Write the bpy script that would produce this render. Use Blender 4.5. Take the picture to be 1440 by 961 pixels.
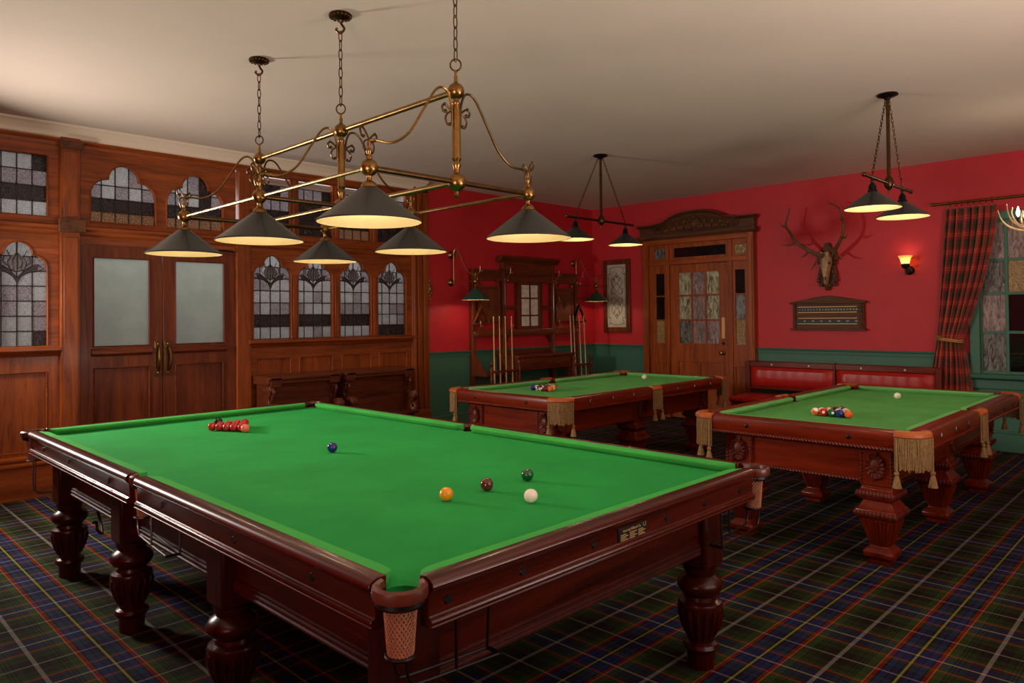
import bpy, bmesh, math, random
from mathutils import Vector, Matrix, geometry
random.seed(7)
PI = math.pi
scn = bpy.context.scene
for o in list(bpy.data.objects): bpy.data.objects.remove(o)
COL = scn.collection

# ------------------------------------------------------------------ camera
YAW, PITCH, ROLL, FPX, PPY, CAMH = 0.7783, 0.0143, -0.0101, 1016.92, 430.9, 1.5308
F = Vector((math.cos(YAW)*math.cos(PITCH), math.sin(YAW)*math.cos(PITCH), math.sin(PITCH)))
R0 = Vector((math.sin(YAW), -math.cos(YAW), 0)); U0 = R0.cross(F)
RR = R0*math.cos(ROLL) + U0*math.sin(ROLL); UU = -R0*math.sin(ROLL) + U0*math.cos(ROLL)
cam = bpy.data.cameras.new('camera'); camo = bpy.data.objects.new('camera', cam); COL.objects.link(camo)
mt = Matrix((RR, UU, -F)).transposed().to_4x4(); mt.translation = (0, 0, CAMH); camo.matrix_world = mt
cam.sensor_width = 36; cam.lens = FPX*36/1440; cam.shift_y = -(480.5-PPY)/1440; cam.clip_start = .05
scn.camera = camo

# ------------------------------------------------------------------ world, area lights, exposure
scn.view_settings.view_transform = 'Standard'; scn.view_settings.look = 'None'
scn.view_settings.exposure = 0.3; scn.view_settings.gamma = 1
scn.view_settings.use_curve_mapping = False
w = bpy.data.worlds.new('world'); scn.world = w; w.use_nodes = True
w.node_tree.nodes['Background'].inputs[0].default_value = (.55, .62, .75, 1)
w.node_tree.nodes['Background'].inputs[1].default_value = .02
def area(name, loc, target, sx, sy, power, col):
    l = bpy.data.lights.new(name, 'AREA'); l.shape = 'RECTANGLE'; l.size = sx; l.size_y = sy; l.energy = power; l.color = col
    o = bpy.data.objects.new(name, l); COL.objects.link(o); o.location = loc
    o.rotation_euler = (Vector(target)-Vector(loc)).to_track_quat('-Z', 'Y').to_euler(); return o
area('assumed_key_light', (.3, 6.95, 1.9), (4.8, 2.4, 1.0), .42, .42, 78, (1, .9, .8)).data.spread = math.radians(150)  # assumed unseen key light, direction guessed from the ball shadows
area('added_uplight_left', (-.75, 1.1, 1.1), (-.2, 1.6, 3.275), .8, .8, 58, (1, .88, .78))  # added out-of-view light that brightens the ceiling from the left
area('added_uplight_rear', (3.6, -1.0, .9), (3.6, -.5, 3.275), 1.2, 1.2, 95, (1, .88, .78))  # second added ceiling light, behind the camera and unseen
area('rear_fill', (2.6, -1.75, 2.05), (3.6, 4, 2.0), 3.6, 1.6, 36, (1, .88, .78))  # added fill light behind the camera, no real window there
area('assumed_corridor_light', (3.3, 8.45, 2.6), (3.3, 7.4, 1.9), 4.6, .9, 72, (.95, .97, 1))  # assumed source beyond the leaded panes, not itself visible

# ------------------------------------------------------------------ helpers
def S(r, g, b):
    f = lambda c: ((c/255+.055)/1.055)**2.4 if c > 10 else c/255/12.92
    return (f(r), f(g), f(b), 1)
ORG = {}
def link(o, parent=None):
    COL.objects.link(o)
    if parent is not None: o.parent = parent
    return o
def tag(o, label=None, cat=None, group=None, kind=None):
    if label: o['label'] = label
    if cat: o['category'] = cat
    if group: o['group'] = group
    if kind: o['kind'] = kind
    return o
def thing(name, loc, label, cat, group=None, kind=None):
    o = bpy.data.objects.new(name, None); o.empty_display_size = .1; o.location = loc; link(o); ORG[o.name] = Vector(loc)
    return tag(o, label, cat, group, kind)
def copy_tree(o, parent=None):
    c = o.copy(); COL.objects.link(c)
    if parent is not None: c.parent = parent
    for ch in list(o.children): copy_tree(ch, c)
    return c
class MB:
    def __init__(s): s.v = []; s.f = []
    def add(s, vs, fs):
        n = len(s.v); s.v += [tuple(p) for p in vs]; s.f += [tuple(i+n for i in f) for f in fs]; return s
    def box(s, x0, x1, y0, y1, z0, z1):
        return s.add([(x0,y0,z0),(x1,y0,z0),(x1,y1,z0),(x0,y1,z0),(x0,y0,z1),(x1,y0,z1),(x1,y1,z1),(x0,y1,z1)],
                     [(0,3,2,1),(4,5,6,7),(0,1,5,4),(1,2,6,5),(2,3,7,6),(3,0,4,7)])
    def lathe(s, prof, c=(0,0,0), n=20, ph=0, axis='z', sx=1, sy=1, cap=True):
        vs = []; fs = []
        for r, h in prof:
            for k in range(n):
                a = ph+2*PI*k/n; p = (r*math.cos(a)*sx, r*math.sin(a)*sy, h)
                if axis == 'x': p = (p[2], p[0], p[1])
                if axis == 'y': p = (p[0], p[2], p[1])
                vs.append((c[0]+p[0], c[1]+p[1], c[2]+p[2]))
        for i in range(len(prof)-1):
            for k in range(n):
                fs.append((i*n+k, i*n+(k+1)%n, (i+1)*n+(k+1)%n, (i+1)*n+k))
        m = len(prof)-1
        if cap and prof[0][0] > 1e-5: fs.append(tuple(range(n))[::-1])
        if cap and prof[-1][0] > 1e-5: fs.append(tuple(m*n+k for k in range(n)))
        return s.add(vs, fs)
    def sq(s, prof, c=(0,0,0), ph=PI/4):      # square section turned profile: r = half side
        return s.lathe([(r*math.sqrt(2), h) for r, h in prof], c, 4, ph)
    def tube(s, pts, r, n=8, closed=False, caps=True):
        P = [Vector(p) for p in pts]; m = len(P); rs = list(r) if isinstance(r, (list, tuple)) else [r]*m
        if len(rs) != m: rs = [rs[min(len(rs)-1, int(i*(len(rs)-1)/(m-1)+.5))] for i in range(m)]
        vs = []; fs = []; prev = None
        for i in range(m):
            if closed: t = P[(i+1) % m]-P[i-1]
            else: t = P[min(i+1, m-1)]-P[max(i-1, 0)]
            t.normalize()
            if prev is None:
                a = Vector((0,0,1)) if abs(t.z) < .9 else Vector((1,0,0)); u = a.cross(t).normalized()
            else:
                u = prev-t*prev.dot(t); u.normalize()
            prev = u; b = t.cross(u)
            for k in range(n):
                a = 2*PI*k/n; vs.append(P[i]+(u*math.cos(a)+b*math.sin(a))*rs[i])
        seg = m if closed else m-1
        for i in range(seg):
            j = (i+1) % m
            for k in range(n): fs.append((i*n+k, i*n+(k+1) % n, j*n+(k+1) % n, j*n+k))
        if not closed and caps: fs += [tuple(range(n))[::-1], tuple((m-1)*n+k for k in range(n))]
        return s.add(vs, fs)
    def ball(s, c, r, sc=(1,1,1), nu=14, nv=9):
        prof = [(r*math.sin(PI*i/nv), -r*math.cos(PI*i/nv)) for i in range(nv+1)]
        prof[0] = (1e-6, -r); prof[-1] = (1e-6, r)
        m = MB().lathe(prof, (0,0,0), nu)
        return s.add([(c[0]+x*sc[0], c[1]+y*sc[1], c[2]+z*sc[2]) for x, y, z in m.v], m.f)
    def prism(s, poly, plane, d0, d1, holes=()):
        loops = [list(poly)]+[list(h) for h in holes]
        def P(p, d):
            a, b = p
            return {'xz': (a, d, b), 'yz': (d, a, b), 'xy': (a, b, d)}[plane]
        flat = [p for l in loops for p in l]; N = len(flat)
        tris = geometry.tessellate_polygon([[Vector((a, b, 0)) for a, b in l] for l in loops])
        vs = [P(p, d0) for p in flat]+[P(p, d1) for p in flat]
        fs = [tuple(t) for t in tris]+[tuple(i+N for i in t)[::-1] for t in tris]
        o = 0
        for l in loops:
            n = len(l)
            for k in range(n): fs.append((o+k, o+(k+1) % n, N+o+(k+1) % n, N+o+k))
            o += n
        return s.add(vs, fs)
    def xf(s, M):
        s.v = [tuple(M @ Vector(p)) for p in s.v]; return s
    def join(s, o): return s.add(o.v, o.f)
    def mesh(s, name, mat, off=(0,0,0), smooth=True, ang=.6):
        me = bpy.data.meshes.new(name)
        me.from_pydata([(x-off[0], y-off[1], z-off[2]) for x, y, z in s.v], [], s.f)
        bm = bmesh.new(); bm.from_mesh(me); bmesh.ops.recalc_face_normals(bm, faces=bm.faces); bm.to_mesh(me); bm.free()
        if smooth:
            me.shade_smooth(); me.set_sharp_from_angle(angle=ang)
        if mat: me.materials.append(mat)
        return me
    def build(s, name, mat, parent=None, bev=0, smooth=True, ang=.6, loc=None):
        off = Vector((0,0,0))
        if parent is not None: off = ORG.get(root_of(parent).name, Vector((0,0,0)))
        elif loc is not None: off = Vector(loc)
        o = bpy.data.objects.new(name, s.mesh(name, mat, off, smooth, ang))
        link(o, parent)
        if parent is None and loc is not None: o.location = loc; ORG[o.name] = Vector(loc)
        if bev:
            b = o.modifiers.new('bevel', 'BEVEL'); b.width = bev; b.segments = 2; b.limit_method = 'ANGLE'; b.angle_limit = .6
            b.harden_normals = False
        return o
def root_of(o):
    while o.parent is not None: o = o.parent
    return o
def bx(*a): return MB().box(*a)
def arc(cx, cy, r, a0, a1, n=8): return [(cx+r*math.cos(math.radians(a0+(a1-a0)*i/n)), cy+r*math.sin(math.radians(a0+(a1-a0)*i/n))) for i in range(n+1)]
def rect(x0, x1, z0, z1): return [(x0,z0),(x1,z0),(x1,z1),(x0,z1)]
def smoothpts(pts, n=6):
    P = [Vector(p) for p in pts]; out = []
    for i in range(len(P)-1):
        p0 = P[max(i-1,0)]; p1 = P[i]; p2 = P[i+1]; p3 = P[min(i+2, len(P)-1)]
        for k in range(n):
            t = k/n
            out.append(.5*((2*p1)+(p2-p0)*t+(2*p0-5*p1+4*p2-p3)*t*t+(3*p1-p0-3*p2+p3)*t**3))
    out.append(P[-1]); return out
def textmesh(body, size, plane, origin, mat, name, parent, align='CENTER', ext=.0006, flip=1):
    c = bpy.data.curves.new('lettering', 'FONT'); c.body = body; c.size = size; c.align_x = align; c.extrude = ext; c.resolution_u = 2
    o = bpy.data.objects.new('lettering', c); COL.objects.link(o)
    dg = bpy.context.evaluated_depsgraph_get(); me = bpy.data.meshes.new_from_object(o.evaluated_get(dg))
    bpy.data.objects.remove(o)
    off = ORG.get(root_of(parent).name, Vector((0,0,0)))
    for v in me.vertices:
        a, b, d = v.co
        if plane == '-y': p = (origin[0]+a, origin[1]-d, origin[2]+b)        # readable when looking towards +y
        else: p = (origin[0]-d, origin[1]-a, origin[2]+b)                     # readable when looking towards +x
        v.co = Vector(p)-off
    me.materials.clear(); me.materials.append(mat)
    return link(bpy.data.objects.new(name, me), parent)

# ------------------------------------------------------------------ materials
class NT:
    def __init__(s, name):
        s.m = bpy.data.materials.new(name); s.m.use_nodes = True; s.t = s.m.node_tree; s.b = s.t.nodes['Principled BSDF']; s.out = s.t.nodes['Material Output']
    def n(s, t, **k):
        nd = s.t.nodes.new(t)
        for a, b in k.items(): setattr(nd, a, b)
        return nd
    def l(s, a, b): s.t.links.new(a, b)
    def math(s, op, a, b=None, c=None):
        nd = s.n('ShaderNodeMath', operation=op)
        for i, v in enumerate((a, b, c)):
            if v is None: continue
            if isinstance(v, (int, float)): nd.inputs[i].default_value = v
            else: s.l(v, nd.inputs[i])
        return nd.outputs[0]
    def ramp(s, fac, stops, interp='LINEAR'):
        nd = s.n('ShaderNodeValToRGB'); cr = nd.color_ramp; cr.interpolation = interp
        while len(cr.elements) > 1: cr.elements.remove(cr.elements[-1])
        cr.elements[0].position = stops[0][0]; cr.elements[0].color = stops[0][1]
        for p, c in stops[1:]:
            e = cr.elements.new(p); e.color = c
        s.l(fac, nd.inputs[0]); return nd.outputs[0]
    def mix(s, fac, a, b, mode='MIX'):
        nd = s.n('ShaderNodeMix', data_type='RGBA', blend_type=mode)
        for sock, v in ((nd.inputs[0], fac), (nd.inputs[6], a), (nd.inputs[7], b)):
            if isinstance(v, (int, float)): sock.default_value = v
            elif isinstance(v, tuple): sock.default_value = v
            else: s.l(v, sock)
        return nd.outputs[2]
    def pos(s): return s.n('ShaderNodeNewGeometry').outputs['Position']
    def noise(s, vec, scale, detail=4, rough=.55, dist=0):
        nd = s.n('ShaderNodeTexNoise'); nd.inputs['Scale'].default_value = scale; nd.inputs['Detail'].default_value = detail
        nd.inputs['Roughness'].default_value = rough; nd.inputs['Distortion'].default_value = dist
        if vec is not None: s.l(vec, nd.inputs['Vector'])
        return nd.outputs['Fac']
    def mapping(s, vec, sc):
        nd = s.n('ShaderNodeMapping'); nd.inputs['Scale'].default_value = sc; s.l(vec, nd.inputs['Vector']); return nd.outputs[0]
    def bump(s, h, strength, dist=.002):
        nd = s.n('ShaderNodeBump'); nd.inputs['Strength'].default_value = strength; nd.inputs['Distance'].default_value = dist
        s.l(h, nd.inputs['Height']); s.l(nd.outputs[0], s.b.inputs['Normal'])
    def set(s, **k):
        for a, v in k.items():
            i = s.b.inputs[a.replace('_', ' ')]
            if isinstance(v, (int, float, tuple)): i.default_value = v
            else: s.l(v, i)
        return s.m
def plain(name, col, rough=.5, metal=0, coat=0, nscale=0, var=.15, bump=0, bscale=60, spec=.5):
    t = NT(name); c = col
    if nscale:
        f = t.noise(t.pos(), nscale, 5)
        lo = tuple(x*(1-var) for x in col[:3])+(1,); hi = tuple(min(1, x*(1+var)) for x in col[:3])+(1,)
        c = t.ramp(f, [(.3, lo), (.7, hi)])
    if bump: t.bump(t.noise(t.pos(), bscale, 4), bump)
    t.set(Base_Color=c, Roughness=rough, Metallic=metal); t.b.inputs['Coat Weight'].default_value = coat; t.b.inputs['Coat Roughness'].default_value = .08
    t.b.inputs['Specular IOR Level'].default_value = spec
    return t.m
def wood(name, dark, light, axis='z', rough=.4, coat=0., scale=1.):
    t = NT(name); a, b = 7*scale, .55*scale
    sc = {'x': (b, a, a), 'y': (a, b, a), 'z': (a, a, b)}[axis]
    v = t.mapping(t.pos(), sc)
    f1 = t.noise(v, 1.6, 6, .6, 1.2); f2 = t.noise(t.mapping(t.pos(), tuple(x*9 for x in sc)), 1.5, 3, .6, .3)
    f = t.math('ADD', t.math('MULTIPLY', f1, .75), t.math('MULTIPLY', f2, .3))
    mid = tuple((x+y)/2 for x, y in zip(dark, light))
    c = t.ramp(f, [(.33, dark), (.5, mid), (.68, light)])
    t.bump(f2, .12, .001)
    t.set(Base_Color=c, Roughness=rough); t.b.inputs['Coat Weight'].default_value = coat; t.b.inputs['Coat Roughness'].default_value = .12; t.b.inputs['Specular IOR Level'].default_value = .3
    return t.m
def glass(name, col, rough=.12, bump=.5, bscale=90, trans=.6, var=.5, vscale=120):
    """textured pane: translucent for the corridor light, glossy towards the room"""
    t = NT(name); p = t.pos(); f = t.noise(p, vscale, 3, .6, .4)
    lo = tuple(x*(1-var) for x in col[:3])+(1,); hi = tuple(min(1, x*(1+var)) for x in col[:3])+(1,)
    c = t.ramp(f, [(.42, lo), (.60, hi)])
    t.bump(t.noise(p, bscale, 3, .6, .5), bump, .006)
    t.set(Base_Color=c, Roughness=rough); t.b.inputs['Specular IOR Level'].default_value = .7
    tr = t.n('ShaderNodeBsdfTranslucent'); t.l(c, tr.inputs[0])
    mx = t.n('ShaderNodeMixShader'); mx.inputs[0].default_value = trans
    t.l(t.b.outputs[0], mx.inputs[1]); t.l(tr.outputs[0], mx.inputs[2]); t.l(mx.outputs[0], t.out.inputs[0])
    return t.m
def emit(name, col, st):
    t = NT(name); t.set(Base_Color=col, Roughness=.4); t.b.inputs['Emission Color'].default_value = col; t.b.inputs['Emission Strength'].default_value = st; return t.m

D1, L1 = S(80, 31, 8), S(166, 82, 27)
WZ = wood('panel_wood_upright', D1, L1, 'z', .45, .05); WX = wood('panel_wood_level', D1, L1, 'x', .45, .05)
WDZ = wood('door_wood_upright', S(68, 26, 7), S(130, 60, 20), 'z', .45, .05); WDX = wood('door_wood_level', S(68, 26, 7), S(130, 60, 20), 'x', .45, .05)
WRZ = wood('entrance_wood_upright', S(104, 42, 9), S(180, 88, 26), 'z', .4, .1); WRY = wood('entrance_wood_level', S(104, 42, 9), S(180, 88, 26), 'y', .4, .1)
WDK = wood('carved_dark_wood', S(54, 29, 14), S(110, 66, 38), 'y', .55, 0)
MHY = wood('table_mahogany_long', S(34, 6, 2), S(82, 21, 6), 'y', .27, .12); MHX = wood('table_mahogany_cross', S(34, 6, 2), S(82, 21, 6), 'x', .27, .12); MHZ = wood('table_mahogany_upright', S(28, 5, 2), S(64, 16, 5), 'z', .3, .12)
PMX = wood('pool_mahogany_long', S(72, 15, 4), S(128, 40, 12), 'x', .28, .15); PMY = wood('pool_mahogany_cross', S(72, 15, 4), S(128, 40, 12), 'y', .28, .15); PMZ = wood('pool_mahogany_upright', S(70, 14, 4), S(122, 38, 12), 'z', .3, .15)
HSZ = wood('stand_wood_upright', S(62, 24, 11), S(128, 60, 28), 'z', .4, .1); HSX = wood('stand_wood_level', S(62, 24, 11), S(128, 60, 28), 'x', .4, .1)
PEW = wood('pew_wood', S(56, 24, 14), S(112, 56, 32), 'x', .3, .3)
RED = plain('red_wall_paint', S(198, 36, 46), .55, nscale=2.5, var=.06, bump=.04, bscale=140)
GRN = plain('green_dado_paint', S(62, 114, 92), .5, nscale=3, var=.06, bump=.03)
CEIL = plain('ceiling_plaster', S(214, 197, 182), .9, nscale=1.2, var=.03, bump=.03, bscale=30)
CORN = plain('cornice_plaster', S(240, 224, 200), .8)
BRASS = plain('aged_brass', S(140, 106, 58), .3, 1, nscale=20, var=.25); PALEBR = plain('pale_brass_fitting', S(196, 168, 124), .3, 1); DBRASS = plain('dark_bronze', S(92, 66, 40), .35, 1, nscale=25, var=.25)
BLACKM = plain('black_iron', S(26, 22, 20), .4, .6); STEEL = plain('dull_steel', S(120, 112, 106), .35, 1)
SHADEO = plain('shade_black_enamel', S(36, 38, 36), .35, 0, coat=.2); SHADEG = plain('shade_green_enamel', S(28, 78, 62), .35, coat=.2); SHADEI = plain('shade_cream_lining', S(200, 176, 128), .7)
FROST = glass('frosted_pane', S(172, 175, 168), .5, .05, 60, .75, .03, 8)
GL = [glass('leaded_pane_pale', S(204, 202, 200), .1, .9, 160, .6, .9, 330), glass('leaded_pane_grey', S(190, 188, 188), .1, .9, 180, .6, .9, 380), glass('leaded_pane_mauve', S(172, 166, 170), .12, .8, 150, .55, .9, 300)]  # high-contrast specks put the glass sparkle into the colour
GDK = glass('leaded_pane_dark', S(58, 50, 56), .08, .8, 110, .35, .8, 120); GAM = glass('leaded_pane_amber', S(160, 132, 108), .1, .9, 100, .5, .8, 130)
GOLDG = glass('amber_ripple_pane', S(150, 122, 66), .12, .8, 70, 0, .35, 60)
def ripple(name, col, var, rough=.1):
    t = NT(name); p = t.pos(); f = t.noise(t.mapping(p, (26, 26, 7)), 1, 4, .6, 1.5)
    lo = tuple(x*(1-var) for x in col[:3])+(1,); hi = tuple(min(1, x*(1+var*1.4)) for x in col[:3])+(1,)  # light and dark streaks put rippled reflections into the pane colour
    t.bump(t.noise(t.mapping(p, (60, 60, 16)), 1, 3, .6, 1), .6, .004); t.set(Base_Color=t.ramp(f, [(.36, lo), (.66, hi)]), Roughness=rough)
    return t.m
NIGHT = [ripple('night_pane_smoke', S(100, 104, 100), .7), ripple('night_pane_mauve', S(138, 122, 118), .5), ripple('night_pane_olive', S(152, 152, 124), .75)]
BLKG = plain('night_pane_black', S(24, 22, 24), .04, 0, bump=.5, bscale=18)
LEAD = plain('lead_came', S(48, 42, 42), .5, .4)
def cloth(name, col):
    t = NT(name); p = t.pos(); f = t.noise(p, 3, 4); g = t.noise(p, 900, 2)
    lo = tuple(x*.9 for x in col[:3])+(1,); hi = tuple(x*1.08 for x in col[:3])+(1,)
    t.bump(g, .15, .0006); t.set(Base_Color=t.ramp(f, [(.35, lo), (.65, hi)]), Roughness=.95)
    t.b.inputs['Specular IOR Level'].default_value = .15; t.b.inputs['Sheen Weight'].default_value = .15; t.b.inputs['Sheen Tint'].default_value = hi
    return t.m
BAIZE = cloth('snooker_baize', S(34, 146, 66)); BAIZEC = cloth('snooker_cushion_cloth', S(64, 166, 74)); BAIZEP = cloth('pool_cushion_cloth', S(108, 178, 100)); BAIZE2 = cloth('pool_baize', S(86, 160, 84))
LEATH = plain('red_leather', S(182, 34, 26), .36, nscale=12, var=.12, bump=.15, bscale=70); TAN = plain('tan_leather', S(176, 92, 40), .4, nscale=14, var=.15); BROWNL = plain('brown_leather', S(84, 34, 20), .35, nscale=14, var=.2)
FRINGE = plain('gold_fringe', S(134, 104, 60), .8, nscale=60, var=.3); NET = plain('pocket_net_cord', S(158, 104, 74), .8, nscale=50, var=.2)
BONE = plain('antler_bone', S(172, 140, 100), .5, nscale=16, var=.35); ANT = plain('antler_brown', S(104, 72, 46), .5, nscale=14, var=.4)
IVORY = plain('ivory', S(232, 226, 206), .25); CUE = wood('cue_ash', S(196, 150, 96), S(236, 202, 150), 'z', .3, .3); PORC = plain('white_ceramic', S(228, 218, 196), .3)
GILT = plain('gilt_lettering', S(190, 158, 96), .4, .3)
def carpet():
    t = NT('tartan_carpet'); sp = t.n('ShaderNodeSeparateXYZ'); t.l(t.pos(), sp.inputs[0]); x, y = sp.outputs[0], sp.outputs[1]
    mask = t.math('LESS_THAN', x, 2.0)
    def sel(a, b):
        return t.math('ADD', t.math('MULTIPLY', a, mask), t.math('MULTIPLY', b, t.math('SUBTRACT', 1, mask)))
    bold = sel(t.math('SUBTRACT', x, 1.061-5.03), t.math('SUBTRACT', y, 1.003-5.03)); perp = sel(t.math('SUBTRACT', y, 4.055-10.06), t.math('SUBTRACT', x, 3.575-5.03))
    pb = t.math('DIVIDE', t.math('PINGPONG', bold, .2515), .2515); pp = t.math('DIVIDE', t.math('PINGPONG', perp, .2515), .2515)
    Y_, N_, N2, K_, R_, O_, G_, G2, B_, W_ = S(158, 148, 72), S(30, 34, 82), S(34, 42, 92), S(13, 13, 13), S(116, 22, 12), S(186, 92, 30), S(50, 66, 30), S(40, 52, 25), S(29, 20, 16), S(126, 124, 116)
    A = t.ramp(pb, [(0,Y_),(.017,S(18,30,20)),(.07,N_),(.15,K_),(.175,N2),(.275,K_),(.305,R_),(.375,O_),(.392,G_),(.54,K_),(.56,G2),(.6,K_),(.62,G2),(.66,K_),(.68,S(34,40,22)),(.78,B_),(.964,W_)], 'CONSTANT')
    Bc = t.ramp(pp, [(0,Y_),(.02,N_),(.1,N2),(.16,K_),(.18,S(36,44,60)),(.32,R_),(.36,O_),(.378,G_),(.5,K_),(.52,G2),(.57,K_),(.59,G2),(.72,B_),(.975,W_)], 'CONSTANT')
    c = t.mix(.46, A, Bc)
    f = t.noise(t.pos(), 300, 3); c = t.mix(.6, c, t.ramp(f, [(.3, (.5,.5,.5,1)), (.7, (1,1,1,1))]), 'MULTIPLY')
    t.bump(f, .5, .004); t.set(Base_Color=c, Roughness=.95); t.b.inputs['Specular IOR Level'].default_value = .1
    return t.m
CARPET = carpet()
# ================================================================== room shell
XW, YW, HC, RAIL = 9.424, 7.423, 3.275, 1.072
X0, Y0 = -1.4, -1.9
def struct(name, mb, mat, label, cat, parent=None, bev=0):
    o = mb.build(name, mat, parent, bev=bev)
    if parent is None: tag(o, label, cat, kind='structure')
    return o
struct('floor', bx(X0, XW+.2, Y0, 8.8, -.08, 0), CARPET, 'dark tartan carpet in green, navy and red', 'floor')
struct('ceiling', bx(X0, XW+.2, Y0, 8.8, HC, HC+.1), CEIL, 'plain warm beige plaster ceiling over the billiard room', 'ceiling')
door_hole = rect(4.66, 6.30, 0, 2.62); win_hole = rect(.55, 1.99, .84, 2.56)
wr = thing('wall_right', (XW, 3, 0), 'red wall above green dado with entrance door and curtained window', 'wall', kind='structure')
MB().prism([(Y0,RAIL),(4.66,RAIL),(4.66,2.62),(6.30,2.62),(6.30,RAIL),(YW+.1,RAIL),(YW+.1,HC),(Y0,HC)], 'yz', XW, XW+.18, [rect(.55,1.99,RAIL+.001,2.56)]).build('red_plaster', RED, wr)
MB().prism([(Y0,0),(4.66,0),(4.66,RAIL),(1.99,RAIL),(1.99,.84),(.55,.84),(.55,RAIL),(Y0,RAIL)], 'yz', XW, XW+.18).build('dado', GRN, wr)
bx(XW, XW+.18, 6.30, YW+.1, 0, RAIL).build('dado', GRN, wr)
wb = thing('wall_back', (7.7, YW, 0), 'red wall above green dado behind the cue stand', 'wall', kind='structure')
bx(5.93, XW, YW, YW+.18, RAIL, HC).build('red_plaster', RED, wb); bx(5.93, XW, YW, YW+.18, 0, RAIL).build('dado', GRN, wb)
def railprof(s, t):   # (out from wall, z)
    return [(0,RAIL-.075),(.008,RAIL-.075),(.012,RAIL-.05),(.012,RAIL-.03),(.03,RAIL-.022),(.035,RAIL),(0,RAIL)]
pr = [(XW-d, z) for d, z in railprof(0,0)]
def rail_x(name, y0, y1, lab):     # along the right wall
    m = MB(); P = [(XW-d, z) for d, z in railprof(0,0)]
    m2 = MB().prism(P, 'xz', y0, y1); struct(name, m2, GRN, lab, 'trim')
rail_x('trim_1', 2.06, 4.57, 'green chair rail moulding above the red bench'); rail_x('trim_2', 6.39, YW, 'green chair rail moulding between door and corner'); rail_x('trim_3', Y0, .5, 'green chair rail moulding beyond the window')
struct('trim_4', MB().prism([(YW-d, z) for d, z in railprof(0,0)], 'yz', 5.935, XW), GRN, 'green chair rail moulding behind the cue stand', 'trim')
struct('baseboard_right', bx(XW-.025, XW, Y0, 4.57, 0, .2).box(XW-.035, XW, Y0, 4.57, .2, .225).box(XW-.025, XW, 6.39, YW, 0, .2), GRN, 'green skirting board along the window wall', 'baseboard', bev=.004)
struct('baseboard_back', bx(5.935, XW-.03, YW-.025, YW, 0, .2).box(5.935, XW-.04, YW-.035, YW, .2, .225), GRN, 'green skirting board behind the cue stand', 'baseboard', bev=.004)
# unseen sides of the room, each with an opening added for the light
struct('wall_front', MB().prism([(X0,0),(XW+.1,0),(XW+.1,HC),(X0,HC)], 'xz', Y0-.15, Y0, [rect(.7,4.5,1.15,2.95)]), RED, 'red wall behind the camera with added wide light opening', 'wall')
struct('wall_entry', MB().prism([(Y0,0),(8.8,0),(8.8,HC),(Y0,HC)], 'yz', X0-.15, X0, [rect(6.0,7.2,.95,2.55)]), RED, 'red side wall with an added light opening out of view', 'wall')
# corridor behind the glazed partition
struct('wall_corridor', bx(X0, 5.93, 8.65, 8.8, 0, HC).box(5.93, 6.05, YW+.19, 8.8, 0, HC), plain('corridor_paint', S(206, 204, 196), .8), 'pale corridor wall behind the leaded glass partition', 'wall')

# ------------------------------------------------------------------ oak partition
wl = thing('wall_left', (2.5, 7.42, 0), 'dark oak partition with leaded windows, pilasters and sunk panels', 'wall', kind='structure')
YF, YB = 7.40, 7.455
def board(name, poly, holes=(), y0=YF, y1=YB, mat=WX, parent=None, bev=.003):
    return MB().prism(poly, 'xz', y0, y1, holes).build(name, mat, parent or wl, bev=bev)
def gothic(xc, z0, zs, w, rl, rc, zc):
    hw = w/2; cx = hw-rl; pts = [(xc-hw, z0), (xc+hw, z0)]
    # right side lobe from 0 deg until it meets the centre lobe
    def meet():
        for a in range(0, 181, 2):
            x = cx+rl*math.cos(math.radians(a)); z = zs+rl*math.sin(math.radians(a))
            if (x*x+(z-zc)**2) <= rc*rc: return a
        return 90
    am = meet(); xm = cx+rl*math.cos(math.radians(am)); zm = zs+rl*math.sin(math.radians(am)); bm_ = math.degrees(math.atan2(zm-zc, xm))
    right = arc(cx, zs, rl, 0, am, 8); mid = arc(0, zc, rc, bm_, 180-bm_, 14); left = [(-x, z) for x, z in right][::-1]
    return pts+[(xc+x, z) for x, z in right]+[(xc+x, z) for x, z in mid[1:-1]]+[(xc+x, z) for x, z in left]
WN = [0]
GTU = glass('leaded_pane_violet', S(98, 88, 94), .1, .8, 110, .5, .7, 220)
def bead(name, outline, r, y, mat, parent):
    return MB().tube([(x, y, z) for x, z in outline], r, 6, closed=True).build(name, mat, parent)
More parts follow.
